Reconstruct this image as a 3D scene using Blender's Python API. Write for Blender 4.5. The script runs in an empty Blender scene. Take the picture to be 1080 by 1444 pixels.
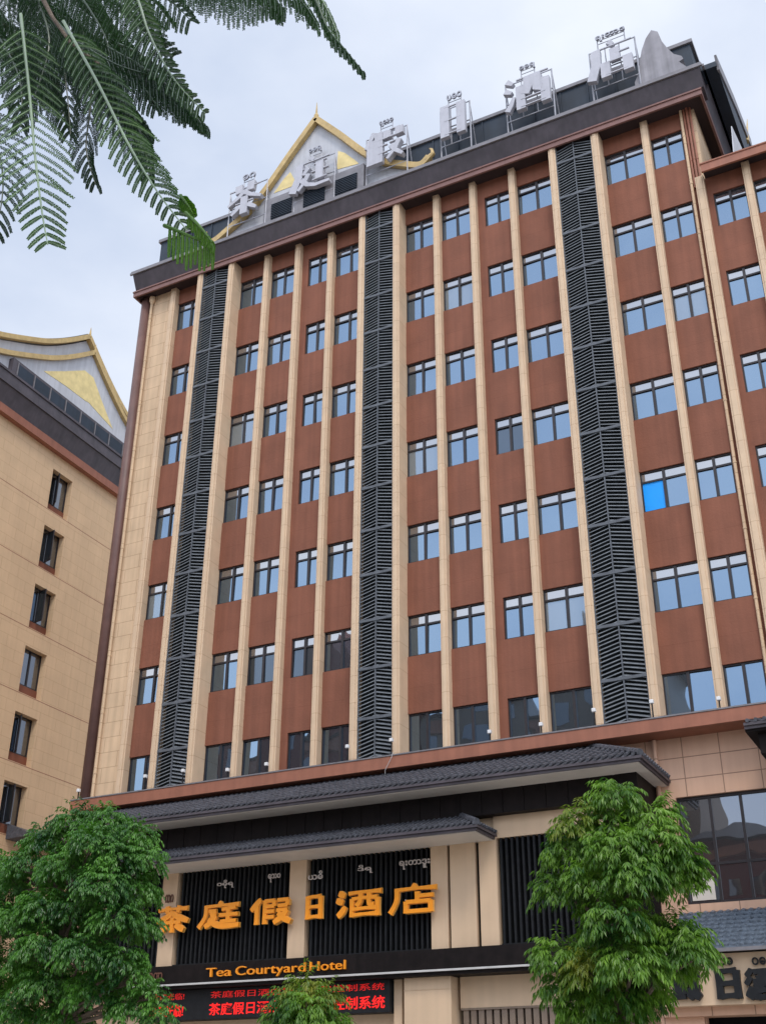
import bpy, math, random
from mathutils import Vector, Matrix
R = math.radians
random.seed(7)
scn = bpy.context.scene
COL = scn.collection

# ---------------------------------------------------------------- camera
F_PX = 1652.03                      # focal length in pixels of the 1080 x 1444 photograph
CAM = Vector((15.981, -31.052, -10.094))
YAW, PITCH, ROLL = R(27.737), R(27.769), R(0.346)
FWD = Vector((-math.sin(YAW)*math.cos(PITCH), math.cos(YAW)*math.cos(PITCH), math.sin(PITCH)))
_r = Vector((math.cos(YAW), math.sin(YAW), 0)); _u = _r.cross(FWD)
RIGHT = _r*math.cos(ROLL) + _u*math.sin(ROLL)
UP = -_r*math.sin(ROLL) + _u*math.cos(ROLL)
cam = bpy.data.cameras.new('camera'); camo = bpy.data.objects.new('camera', cam); COL.objects.link(camo)
m = Matrix((RIGHT, UP, -FWD)).transposed().to_4x4(); m.translation = CAM
camo.matrix_world = m
cam.sensor_fit = 'VERTICAL'; cam.sensor_height = 36; cam.lens = F_PX/1444*36
cam.clip_start = 0.05; cam.clip_end = 3000
scn.camera = camo

def at(px, py, y):
    """the point where the line of sight through a place in the photograph meets the upright plane at depth y"""
    d = FWD*F_PX + RIGHT*(px-540) - UP*(py-722)
    return CAM + d*((y-CAM.y)/d.y)

# ---------------------------------------------------------------- sky, sun, exposure
SUN_EL, SUN_AZ = R(52), R(146)      # azimuth clockwise from +y
w = bpy.data.worlds.new('World'); scn.world = w; w.use_nodes = True
nt = w.node_tree; nt.nodes.clear()
N = nt.nodes.new
sky = N('ShaderNodeTexSky'); sky.sky_type = 'NISHITA'; sky.sun_disc = False
sky.sun_elevation = SUN_EL; sky.sun_rotation = SUN_AZ; sky.air_density = 1.3; sky.dust_density = 1.5
bg1 = N('ShaderNodeBackground'); bg1.inputs['Strength'].default_value = 0.085
nt.links.new(sky.outputs[0], bg1.inputs['Color'])
tc = N('ShaderNodeTexCoord')
mp = N('ShaderNodeMapping'); mp.inputs['Scale'].default_value = (1.2, 1.2, 2.2)
nt.links.new(tc.outputs['Generated'], mp.inputs['Vector'])
no = N('ShaderNodeTexNoise'); no.inputs['Scale'].default_value = 1.7; no.inputs['Detail'].default_value = 7; no.inputs['Roughness'].default_value = .5
nt.links.new(mp.outputs[0], no.inputs['Vector'])
cr = N('ShaderNodeValToRGB')
cr.color_ramp.elements[0].position = .38; cr.color_ramp.elements[0].color = (.47, .54, .68, 1)
cr.color_ramp.elements[1].position = .63; cr.color_ramp.elements[1].color = (.74, .78, .86, 1)
nt.links.new(no.outputs['Fac'], cr.inputs['Fac'])
bg2 = N('ShaderNodeBackground'); bg2.inputs['Strength'].default_value = 1.0
nt.links.new(cr.outputs[0], bg2.inputs['Color'])
# the cloud is much brighter on the sun's side of the sky, over the street
sxa = N('ShaderNodeSeparateXYZ'); nt.links.new(tc.outputs['Generated'], sxa.inputs[0])
bri = N('ShaderNodeMapRange'); bri.inputs['From Min'].default_value = -.75; bri.inputs['From Max'].default_value = .35
bri.inputs['To Min'].default_value = 2.6; bri.inputs['To Max'].default_value = 1.04
nt.links.new(sxa.outputs['Y'], bri.inputs['Value']); nt.links.new(bri.outputs[0], bg2.inputs['Strength'])
# the cloud sheet is thick over the hotel and thins out towards the far side of the street
sx = N('ShaderNodeSeparateXYZ'); nt.links.new(tc.outputs['Generated'], sx.inputs[0])
mr = N('ShaderNodeMapRange'); mr.inputs['From Min'].default_value = -.55; mr.inputs['From Max'].default_value = .25
mr.inputs['To Min'].default_value = .72; mr.inputs['To Max'].default_value = .95
nt.links.new(sx.outputs['Y'], mr.inputs['Value'])
mx = N('ShaderNodeMixShader'); nt.links.new(mr.outputs[0], mx.inputs[0])
nt.links.new(bg1.outputs[0], mx.inputs[1]); nt.links.new(bg2.outputs[0], mx.inputs[2])
wo = N('ShaderNodeOutputWorld'); nt.links.new(mx.outputs[0], wo.inputs[0])

sl = bpy.data.lights.new('sun', 'SUN'); sl.energy = 1.2; sl.angle = R(14); sl.color = (1, .93, .84)
so = bpy.data.objects.new('sun', sl); COL.objects.link(so)
sd = Vector((math.sin(SUN_AZ)*math.cos(SUN_EL), math.cos(SUN_AZ)*math.cos(SUN_EL), math.sin(SUN_EL)))
so.rotation_euler = sd.to_track_quat('Z', 'Y').to_euler(); so.location = (40, -60, 60)
vs = scn.view_settings; vs.view_transform = 'Standard'; vs.look = 'None'; vs.gamma = 1; vs.exposure = 0.36

# ---------------------------------------------------------------- materials
def mat(name, col, rough=.7, metal=0., var=.12, scale=3., bump=0., joints=None, jcol=None, streak=0., spec=.4, trans=0.):
    m = bpy.data.materials.new(name); m.use_nodes = True
    t = m.node_tree; b = t.nodes['Principled BSDF']; L = t.links.new
    b.inputs['Roughness'].default_value = rough; b.inputs['Metallic'].default_value = metal
    b.inputs['Specular IOR Level'].default_value = spec
    geo = t.nodes.new('ShaderNodeNewGeometry')
    n = t.nodes.new('ShaderNodeTexNoise'); n.inputs['Scale'].default_value = scale; n.inputs['Detail'].default_value = 6
    L(geo.outputs['Position'], n.inputs['Vector'])
    c1 = [max(0, c*(1-var)) for c in col]; c2 = [min(1, c*(1+var)) for c in col]
    r = t.nodes.new('ShaderNodeValToRGB')
    r.color_ramp.elements[0].position = .3; r.color_ramp.elements[1].position = .7
    r.color_ramp.elements[0].color = (*c1, 1); r.color_ramp.elements[1].color = (*c2, 1)
    L(n.outputs['Fac'], r.inputs['Fac']); out = r.outputs[0]
    height = n.outputs['Fac']
    if streak:                                     # rain streaks: noise stretched along z
        mp = t.nodes.new('ShaderNodeMapping'); mp.inputs['Scale'].default_value = (5, 5, .18)
        L(geo.outputs['Position'], mp.inputs[0])
        n2 = t.nodes.new('ShaderNodeTexNoise'); n2.inputs['Scale'].default_value = 1; n2.inputs['Detail'].default_value = 4
        L(mp.outputs[0], n2.inputs['Vector'])
        rr = t.nodes.new('ShaderNodeValToRGB'); rr.color_ramp.elements[0].position = .35; rr.color_ramp.elements[1].position = .62
        s = 1-streak; rr.color_ramp.elements[0].color = (s, s, s, 1); rr.color_ramp.elements[1].color = (1, 1, 1, 1)
        L(n2.outputs['Fac'], rr.inputs['Fac'])
        mm = t.nodes.new('ShaderNodeMixRGB'); mm.blend_type = 'MULTIPLY'; mm.inputs[0].default_value = 1
        L(out, mm.inputs[1]); L(rr.outputs[0], mm.inputs[2]); out = mm.outputs[0]
    if joints:
        bw, bh, off, mw = joints
        sp = t.nodes.new('ShaderNodeSeparateXYZ'); L(geo.outputs['Position'], sp.inputs[0])
        ad = t.nodes.new('ShaderNodeMath'); ad.operation = 'ADD'; L(sp.outputs['X'], ad.inputs[0]); L(sp.outputs['Y'], ad.inputs[1])
        cb = t.nodes.new('ShaderNodeCombineXYZ'); L(ad.outputs[0], cb.inputs['X']); L(sp.outputs['Z'], cb.inputs['Y'])
        br = t.nodes.new('ShaderNodeTexBrick'); L(cb.outputs[0], br.inputs['Vector'])
        br.offset = off; br.inputs['Scale'].default_value = 1
        br.inputs['Brick Width'].default_value = bw; br.inputs['Row Height'].default_value = bh
        br.inputs['Mortar Size'].default_value = mw; br.inputs['Mortar Smooth'].default_value = .15
        br.inputs['Color1'].default_value = (.965, .965, .965, 1); br.inputs['Color2'].default_value = (1, 1, 1, 1)
        j = jcol or .62
        br.inputs['Mortar'].default_value = (j, j*.93, j*.88, 1)
        mm = t.nodes.new('ShaderNodeMixRGB'); mm.blend_type = 'MULTIPLY'; mm.inputs[0].default_value = 1
        L(out, mm.inputs[1]); L(br.outputs[0], mm.inputs[2]); out = mm.outputs[0]
    L(out, b.inputs['Base Color'])
    if bump:
        bp = t.nodes.new('ShaderNodeBump'); bp.inputs['Strength'].default_value = bump; bp.inputs['Distance'].default_value = .02
        n3 = t.nodes.new('ShaderNodeTexNoise'); n3.inputs['Scale'].default_value = scale*12; n3.inputs['Detail'].default_value = 4
        L(geo.outputs['Position'], n3.inputs['Vector']); L(n3.outputs['Fac'], bp.inputs['Height']); L(bp.outputs[0], b.inputs['Normal'])
    return m

def leaf_mat(name, c1, c2, gloss=.4, tr=.35, rough=.38):
    m = bpy.data.materials.new(name); m.use_nodes = True
    t = m.node_tree; b = t.nodes['Principled BSDF']; L = t.links.new
    geo = t.nodes.new('ShaderNodeNewGeometry')
    r = t.nodes.new('ShaderNodeValToRGB')
    r.color_ramp.elements[0].color = (*c1, 1); r.color_ramp.elements[1].color = (*c2, 1)
    n = t.nodes.new('ShaderNodeTexNoise'); n.inputs['Scale'].default_value = 1.3; n.inputs['Detail'].default_value = 3
    L(geo.outputs['Position'], n.inputs['Vector'])
    a = t.nodes.new('ShaderNodeMath'); a.operation = 'MULTIPLY_ADD'; a.inputs[1].default_value = .45; L(geo.outputs['Random Per Island'], a.inputs[0])
    s = t.nodes.new('ShaderNodeMath'); s.operation = 'MULTIPLY_ADD'; s.inputs[1].default_value = 2.2; s.inputs[2].default_value = -.85
    L(n.outputs['Fac'], s.inputs[0]); L(s.outputs[0], a.inputs[2]); L(a.outputs[0], r.inputs['Fac'])
    L(r.outputs[0], b.inputs['Base Color'])
    b.inputs['Roughness'].default_value = rough; b.inputs['Specular IOR Level'].default_value = gloss
    tl = t.nodes.new('ShaderNodeBsdfTranslucent')
    g = t.nodes.new('ShaderNodeMixRGB'); g.blend_type = 'MULTIPLY'; g.inputs[0].default_value = 1; g.inputs[2].default_value = (1.3, 1.6, .6, 1)
    L(r.outputs[0], g.inputs[1]); L(g.outputs[0], tl.inputs['Color'])
    mxs = t.nodes.new('ShaderNodeMixShader'); mxs.inputs[0].default_value = tr
    L(b.outputs[0], mxs.inputs[1]); L(tl.outputs[0], mxs.inputs[2]); L(mxs.outputs[0], t.nodes['Material Output'].inputs[0])
    return m

def glass_mat(name, tint, refl, inner):
    m = bpy.data.materials.new(name); m.use_nodes = True
    t = m.node_tree; b = t.nodes['Principled BSDF']; L = t.links.new
    b.inputs['Base Color'].default_value = (*inner, 1); b.inputs['Roughness'].default_value = .3
    g = t.nodes.new('ShaderNodeBsdfGlossy'); g.inputs['Color'].default_value = (*tint, 1); g.inputs['Roughness'].default_value = .012
    geo = t.nodes.new('ShaderNodeNewGeometry')
    n = t.nodes.new('ShaderNodeTexNoise'); n.inputs['Scale'].default_value = .9; n.inputs['Detail'].default_value = 1
    L(geo.outputs['Position'], n.inputs['Vector'])
    bp = t.nodes.new('ShaderNodeBump'); bp.inputs['Strength'].default_value = .22; bp.inputs['Distance'].default_value = .02
    L(n.outputs['Fac'], bp.inputs['Height']); L(bp.outputs[0], g.inputs['Normal'])
    mxs = t.nodes.new('ShaderNodeMixShader'); mxs.inputs[0].default_value = refl
    L(b.outputs[0], mxs.inputs[1]); L(g.outputs[0], mxs.inputs[2]); L(mxs.outputs[0], t.nodes['Material Output'].inputs[0])
    return m

def emit_mat(name, col, s):
    m = bpy.data.materials.new(name); m.use_nodes = True
    b = m.node_tree.nodes['Principled BSDF']; b.inputs['Base Color'].default_value = (*[c*.4 for c in col], 1)
    b.inputs['Emission Color'].default_value = (*col, 1); b.inputs['Emission Strength'].default_value = s
    return m

M = dict(
    stone=mat('cream_stone', (.63, .455, .295), .75, var=.07, scale=1.3, bump=.25, joints=(1.25, .55, .5, .012), jcol=.66, streak=.14),
    stone_rib=mat('cream_rib_stone', (.63, .465, .315), .75, var=.06, scale=2, bump=.25, joints=(50, .9, 0, .010), jcol=.76, streak=.05),
    stone_side=mat('ochre_stone', (.65, .46, .285), .75, var=.05, scale=.8, bump=.25, joints=(1.15, .6, .5, .010), jcol=.78, streak=.05),
    tile_wall=mat('pinkish_wall_tile', (.62, .385, .265), .6, var=.05, scale=1, joints=(1.0, .575, 0, .014), jcol=.42, streak=.08),
    smooth_cream=mat('smooth_cream_panel', (.60, .435, .29), .6, var=.05, scale=1.5, streak=.06),
    brown=mat('red_brown_render', (.228, .085, .050), .8, var=.10, scale=1.2, bump=.3, joints=(40, 1.1, 0, .006), jcol=.8, streak=.14),
    trim=mat('red_brown_trim', (.31, .12, .072), .55, var=.1, scale=2, streak=.14),
    trim_metal=mat('brown_cornice_metal', (.20, .10, .085), .5, var=.1, scale=3, streak=.1),
    dark=mat('dark_eave_metal', (.078, .066, .076), .5, var=.2, scale=1.5, streak=.2),
    soffit=mat('dark_soffit', (.045, .030, .030), .7, var=.15, scale=1.5, spec=.2),
    grey_metal=mat('grey_gutter_metal', (.19, .18, .19), .45, metal=.2, var=.15, scale=4),
    louver=mat('charcoal_louver', (.150, .165, .180), .45, var=.2, scale=4),
    louver_back=mat('louver_void', (.030, .038, .044), .8, var=.1),
    frame=mat('dark_window_frame', (.024, .019, .021), .4, var=.2, scale=6),
    white_wall=mat('pale_gable_render', (.50, .51, .545), .8, var=.07, scale=1.2, streak=.12),
    yellow=mat('yellow_paint', (.72, .58, .27), .6, var=.12, scale=3),
    gold=mat('ochre_barge_board', (.50, .355, .15), .5, var=.15, scale=4, streak=.1),
    letter_white=mat('pale_letter_metal', (.45, .45, .495), .45, var=.06, scale=3, streak=.1),
    steel=mat('pale_steel_frame', (.34, .34, .37), .4, metal=.4, var=.15, scale=6),
    navy=mat('dark_parapet_panel', (.017, .028, .045), .6, var=.25, scale=1, streak=.2),
    tile=mat('charcoal_roof_tile', (.075, .078, .092), .55, var=.4, scale=9, bump=.4, spec=.3),
    tile_blue=mat('slate_roof_tile', (.105, .13, .165), .45, var=.3, scale=8, bump=.3),
    siding=mat('dark_timber_siding', (.010, .007, .007), .6, var=.3, scale=5, bump=.2, streak=.3, spec=.15),
    black=mat('black_slat', (.013, .014, .016), .5, var=.25, scale=6, spec=.2),
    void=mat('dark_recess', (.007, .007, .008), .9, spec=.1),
    lightsoffit=mat('pale_canopy_soffit', (.62, .57, .51), .7, var=.06, scale=2),
    orange=mat('orange_letter_face', (.86, .30, .02), .35, var=.05, scale=6),
    orange_edge=mat('orange_letter_side', (.80, .42, .10), .4, var=.1, scale=6),
    white=mat('white_plastic', (.70, .70, .70), .4, var=.04),
    dim_white=mat('off_white_script', (.52, .46, .42), .4, var=.05),
    brown_script=mat('brown_script', (.12, .05, .03), .5),
    slat_tan=mat('tan_slat', (.22, .165, .125), .5, var=.12, scale=4),
    asphalt=mat('asphalt', (.05, .05, .052), .9, var=.25, scale=4, bump=.5),
    paving=mat('paving_slab', (.42, .40, .37), .85, var=.12, scale=2, joints=(.6, .6, 0, .01)),
    kerb=mat('kerb_stone', (.32, .31, .30), .85, var=.15),
    road_paint=mat('road_paint', (.75, .75, .72), .7, var=.15, scale=8),
    bark=mat('grey_bark', (.13, .10, .075), .9, var=.35, scale=7, bump=.8),
    leaf=leaf_mat('leaf_green', (.020, .085, .014), (.185, .33, .040)),
    leaf_dark=leaf_mat('leaf_deep_green', (.012, .068, .016), (.125, .30, .042), gloss=.5),
    leaf_young=leaf_mat('leaf_yellow_green', (.07, .17, .018), (.26, .26, .035)),
    frond=leaf_mat('feathery_leaflet', (.006, .028, .012), (.030, .090, .020), gloss=.6, tr=.22, rough=.35),
    frond_mid=leaf_mat('mid_green_leaflet', (.014, .050, .018), (.09, .17, .07), gloss=.9, tr=.35, rough=.3),
    stalk=mat('dark_stalk', (.03, .05, .02), .5),
    frond_highlit=leaf_mat('highlit_frond_strand', (.20, .27, .23), (.48, .54, .50), gloss=.9, tr=.5, rough=.3),  # silvery stalks and strands, their highlights put into the pale colour
    frond_young=leaf_mat('fresh_leaflet', (.030, .11, .015), (.12, .24, .035), gloss=.4, tr=.4),
    glass=glass_mat('coated_blue_glass', (.50, .73, 1.0), .27, (.010, .014, .018)),
    glass_dark=glass_mat('dark_glass', (.80, .86, .95), .22, (.014, .012, .012)),
    glass_top=glass_mat('transom_glass_sky_tint', (.97, .98, 1.0), .30, (.03, .03, .035)),  # whiter tint stands in for the paler sky these panes reflect
    corner=mat('brown_column', (.155, .082, .070), .5, var=.15, scale=2, streak=.2),
    strip=mat('pale_metal_strip', (.50, .49, .48), .4, var=.1),
    glass_curtain=glass_mat('glass_over_curtain', (.50, .73, 1.0), .20, (.16, .165, .16)),
    glass_open=glass_mat('clear_dark_pane', (.55, .75, 1.0), .10, (.008, .012, .014)),
    red_dim=emit_mat('dim_red_led', (1, .012, .01), .35),
    louver_rail=mat('slate_rail', (.095, .105, .12), .5, var=.2, scale=4),
    grey_render=mat('grey_gable_render', (.30, .29, .315), .8, var=.15, scale=2, streak=.25),
    blue_film=mat('bright_blue_film', (.0, .33, .95), .4, var=.04),
    red_led=emit_mat('red_led', (1, .012, .01), .7),
    maroon=mat('maroon_facade', (.16, .035, .03), .8, var=.12, streak=.1),
    hill=mat('far_hill_green', (.035, .06, .045), .95, var=.3, scale=.02),
)

# ---------------------------------------------------------------- helpers
class MB:
    """collects shapes; build() links them as one mesh object"""
    def __init__(self, T=None): self.v = []; self.f = []; self.T = T
    def add(self, vs, fs):
        n = len(self.v)
        for p in vs:
            p = Vector(p)
            self.v.append(self.T @ p if self.T else p)
        self.f += [tuple(i+n for i in q) for q in fs]
        return self
    def box(self, x0, x1, y0, y1, z0, z1):
        return self.add([(x0,y0,z0),(x1,y0,z0),(x1,y1,z0),(x0,y1,z0),(x0,y0,z1),(x1,y0,z1),(x1,y1,z1),(x0,y1,z1)],
                        [(0,3,2,1),(4,5,6,7),(0,1,5,4),(1,2,6,5),(2,3,7,6),(3,0,4,7)])
    def tube(self, pts, rad, n=8, cap=True):
        pts = [Vector(p) for p in pts]
        if not hasattr(rad, '__len__'): rad = [rad]*len(pts)
        rings = []
        ref = None
        for i, p in enumerate(pts):
            a = pts[max(0, i-1)]; b = pts[min(len(pts)-1, i+1)]
            t = (b-a).normalized()
            if ref is None: ref = t.orthogonal().normalized()
            ref = (ref - t*ref.dot(t)).normalized(); bi = t.cross(ref)
            rings.append([p + (ref*math.cos(2*math.pi*k/n)+bi*math.sin(2*math.pi*k/n))*rad[i] for k in range(n)])
        vs = [q for r in rings for q in r]; fs = []
        for i in range(len(pts)-1):
            for k in range(n):
                fs.append((i*n+k, i*n+(k+1)%n, (i+1)*n+(k+1)%n, (i+1)*n+k))
        if cap: fs += [tuple(range(n-1, -1, -1)), tuple((len(pts)-1)*n+k for k in range(n))]
        return self.add(vs, fs)
    def beam(self, a, b, wd, ht, up=(0,0,1)):
        a = Vector(a); b = Vector(b); t = (b-a).normalized(); s = t.cross(Vector(up))
        s = (s if s.length > 1e-4 else t.orthogonal()).normalized(); u = s.cross(t)
        vs = []
        for p in (a, b):
            for i, j in ((-1,-1),(1,-1),(1,1),(-1,1)): vs.append(p + s*i*wd/2 + u*j*ht/2)
        return self.add(vs, [(3,2,1,0),(4,5,6,7),(0,1,5,4),(1,2,6,5),(2,3,7,6),(3,0,4,7)])
    def prism(self, poly, fn, a, b):
        """poly in 2-D, fn(u, v, depth) -> point; extruded from depth a to b"""
        n = len(poly)
        self.add([fn(u, v, a) for u, v in poly]+[fn(u, v, b) for u, v in poly],
                 [tuple(range(n)), tuple(range(2*n-1, n-1, -1))]+[(i, i+n, (i+1)%n+n, (i+1)%n) for i in range(n)])
        return self
    def build(self, name, material, parent=None, bevel=0, smooth=False):
        me = bpy.data.meshes.new(name)
        off = root_of(parent).location if parent else Vector((0, 0, 0))
        me.from_pydata([p-off for p in self.v], [], self.f); me.update()
        import bmesh
        bm = bmesh.new(); bm.from_mesh(me); bmesh.ops.recalc_face_normals(bm, faces=bm.faces); bm.to_mesh(me); bm.free()
        if smooth: me.shade_smooth()
        o = bpy.data.objects.new(name, me); COL.objects.link(o)
        me.materials.append(M[material] if isinstance(material, str) else material)
        if parent: o.parent = parent
        if bevel:
            b = o.modifiers.new('bevel', 'BEVEL'); b.width = bevel; b.segments = 2; b.limit_method = 'ANGLE'
        return o
def root_of(o):
    while o.parent: o = o.parent
    return o
def thing(name, label, cat, loc=(0, 0, 0), group=None):
    o = bpy.data.objects.new(name, None); COL.objects.link(o); o.location = loc; o.empty_display_size = .3
    o['label'] = label; o['category'] = cat
    if group: o['group'] = group
    return o
def tag(o, label, cat, group=None):
    o['label'] = label; o['category'] = cat
    if group: o['group'] = group
    return o
def struct(o): o['kind'] = 'structure'; return o
def text_mesh(s, size, depth, bold=0., sx=1.):
    """words as a mesh lying in the XY plane, from Blender's built-in typeface"""
    cu = bpy.data.curves.new('text', 'FONT'); cu.body = s; cu.size = size; cu.extrude = depth; cu.offset = bold
    cu.resolution_u = 3
    o = bpy.data.objects.new('text', cu); COL.objects.link(o)
    dg = bpy.context.evaluated_depsgraph_get(); me = bpy.data.meshes.new_from_object(o.evaluated_get(dg))
    bpy.data.objects.remove(o)
    return me
def text_into(mb, s, x0, x1, zb, ht, y, depth, bold=0., slope=0.):
    """fit the words s between x0 and x1 on the upright plane y, ht tall from zb"""
    me = text_mesh(s, 1, depth/2, bold)
    vs = [v.co for v in me.vertices]
    if not vs: return mb
    ax, bx = min(v.x for v in vs), max(v.x for v in vs); az, bz = min(v.y for v in vs), max(v.y for v in vs)
    kx = (x1-x0)/(bx-ax); kz = ht/(bz-az)
    mb.add([(x0+(v.x-ax)*kx, y - v.z, zb+(v.y-az)*kz) for v in vs], [tuple(p.vertices) for p in me.polygons])
    return mb

GROUND = -11.7
# ---------------------------------------------------------------- ground
struct(MB().add([(-400,-400,GROUND),(400,-400,GROUND),(400,400,GROUND),(-400,400,GROUND)], [(0,1,2,3)]).build('ground', 'paving'))
struct(MB().box(-300, 300, -45, -34, GROUND+.004, GROUND+.01).build('road', 'asphalt'))
kb = MB()
for y in (-34.0, -45.15):
    kb.box(-300, 300, y, y+.15, GROUND-.05, GROUND+.13)
struct(kb.build('kerb', 'kerb'))
rp = MB()
for i in range(-20, 30): rp.box(i*6, i*6+3, -39.6, -39.45, GROUND+.012, GROUND+.016)
struct(rp.build('road_marking', 'road_paint'))

# ================================================================ THE HOTEL
H = 3.3
hotel = thing('hotel_building', 'tall hotel with cream pilasters, red-brown walls, dark louvre strips and blue windows', 'hotel', (0, 4, GROUND))
ZS = 21.94            # soffit under the top cornice
ZW = 21.17            # head of the top row of windows
# solid core behind the facade
c = MB()
c.box(-12.1, 11.65, .86, 16, GROUND, ZS+.3)
c.box(11.65, 34, .86, 16, GROUND, 18.63)
c.box(-12.25, -10.9, .45, .86, -.2, ZS)             # blank cream end wall, front
c.box(11.45, 11.65, .60, .86, -.2, ZS-.002)
c.build('end_wall', 'stone', hotel)
# brown recessed wall between the pilasters, with the window openings left free
openings = []   # x0, x1, first row
bays = [(-10.62, -9.25, -10.62, -9.25), (-7.42, -6.15, -7.42, -6.15), (-5.90, -4.65, -5.90, -4.65), (-4.40, -3.11, -4.13, -3.11),
        (-2.86, -1.50, -2.86, -1.5), (.27, 1.55, .27, 1.55), (1.80, 3.07, 1.80, 3.07), (3.32, 4.67, 3.60, 4.67), (4.92, 6.40, 4.92, 6.40),
        (8.30, 9.76, 8.30, 9.76), (10.01, 11.45, 10.01, 11.12)]
wing_bays = [(11.64, 12.90, 11.83, 12.90), (13.15, 14.75, 13.15, 14.75), (15.0, 16.5, 15.0, 16.5), (16.75, 18.2, 16.9, 18.2)]
YB, YG = .58, .68
def bay_wall(x0, x1, wx0, wx1, rows, ztop):
    wall = MB()
    for k in rows:
        top = ZW - H*k
        up = ztop if k == rows[0] else top + H - 1.41
        wall.box(x0, x1, YB, .88, top, up)                       # spandrel over the window
        if wx0 > x0+.01: wall.box(x0, wx0, YB, .88, top-1.41, top)
        if wx1 < x1-.01: wall.box(wx1, x1, YB, .88, top-1.41, top)
    wall.box(x0, x1, YB, .88, -.5, ZW-H*6-1.41)
    wall.box(x0+.002, x1-.002, .80, .845, -.5, ztop-.01)
    wall.build('spandrel_wall', 'brown', hotel)
for b in bays: bay_wall(*b, list(range(7)), ZS)
for b in wing_bays: bay_wall(*b, list(range(1, 7)), 18.62)

def window(x0, x1, zt, h, y, parent, transom=True, mul=.5, fm='frame', gm='glass', film=False, tilt=.011):
    f = MB(); e = .045
    f.box(x0, x1, y-.04, y+.06, zt-e, zt); f.box(x0, x1, y-.04, y+.06, zt-h, zt-h+e)
    f.box(x0, x0+e, y-.038, y+.06, zt-h+e, zt-e); f.box(x1-e, x1, y-.038, y+.06, zt-h+e, zt-e)
    xm = x0 + (x1-x0)*mul
    f.box(xm-.042, xm+.042, y-.045, y+.06, zt-h+e, zt-e)
    zt2 = zt - .36
    if transom:
        f.box(x0+e, xm-.042, y-.036, y+.06, zt2-.03, zt2+.03); f.box(xm+.042, x1-e, y-.036, y+.06, zt2-.03, zt2+.03)
    fo = f.build('window', fm, parent)
    g = MB()
    cells = []
    for a, b in ((x0+e, xm-.042), (xm+.042, x1-e)):
        if transom: cells += [(a, b, zt2+.03, zt-e), (a, b, zt-h+e, zt2-.03)]
        else: cells += [(a, b, zt-h+e, zt-e)]
    g_top = MB()
    for i, (a, b, c0, c1) in enumerate(cells):
        if film and i == 1: continue
        gg = g_top if (transom and i % 2 == 0) else g
        t1 = random.uniform(-tilt, tilt)*(b-a); t2 = random.uniform(-tilt, tilt)*(c1-c0)
        yy = y+.01
        vs = [(a, yy-t1-t2, c0), (b, yy+t1-t2, c0), (b, yy+t1+t2, c1), (a, yy-t1+t2, c1)]
        gg.add(vs+[(p[0], p[1]+.012, p[2]) for p in vs], [(0,1,2,3),(7,6,5,4),(0,4,5,1),(1,5,6,2),(2,6,7,3),(3,7,4,0)])
    g.build('pane', gm, fo)
    if transom: g_top.build('transom_pane', 'glass_top', fo)
    if film:
        a, b, c0, c1 = cells[1]
        o = MB().box(a, b, y+.005, y+.02, c0, c1).build('pane', 'blue_film', fo); o['label'] = 'window pane covered with bright blue film'
    return fo
for bi, b in enumerate(bays):
    for k in range(7):
        last = k == 6
        gm_ = 'glass'
        if (bi, k) in ((8, 5), (1, 2), (3, 5), (10, 2), (6, 1), (0, 4), (5, 3)): gm_ = 'glass_curtain'
        if (bi, k) in ((7, 3), (3, 5), (2, 5)): gm_ = 'glass_open'
        window(b[2], b[3], ZW-H*k, 1.41, YG, hotel, transom=not last, gm=gm_, film=(bi == 9 and k == 4))
for b in wing_bays:
    for k in range(1, 7):
        window(b[2], b[3], ZW-H*k, 1.41, YG, hotel, transom=k != 6, gm='glass')

# ribs (deep) and fins (shallower)
for x in (-9.25, -7.69, -1.5, 0., 6.4, 8.03):
    r = MB(); r.box(x, x+.27, 0, .859, -.5, ZS)
    r.box(x+.07, x+.20, -.035, 0, -.5, ZS-.05)
    r.build('pilaster', 'stone_rib', hotel, bevel=.012)
for x, w_, top in [(-10.91, .28, ZS), (-6.15, .25, ZS), (-4.65, .25, ZS), (-3.11, .25, ZS), (1.55, .25, ZS), (3.07, .25, ZS), (4.67, .25, ZS),
                   (9.76, .25, ZS), (11.35, .29, 18.6), (12.90, .25, 18.6), (14.75, .25, 18.6), (16.5, .25, 18.6)]:
    r = MB(); r.box(x, x+w_, .34, .859, -.5, top)
    r.box(x+.06, x+w_-.06, .305, .34, -.5, top-.05)
    r.build('pilaster', 'stone_rib', hotel, bevel=.012)

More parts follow.
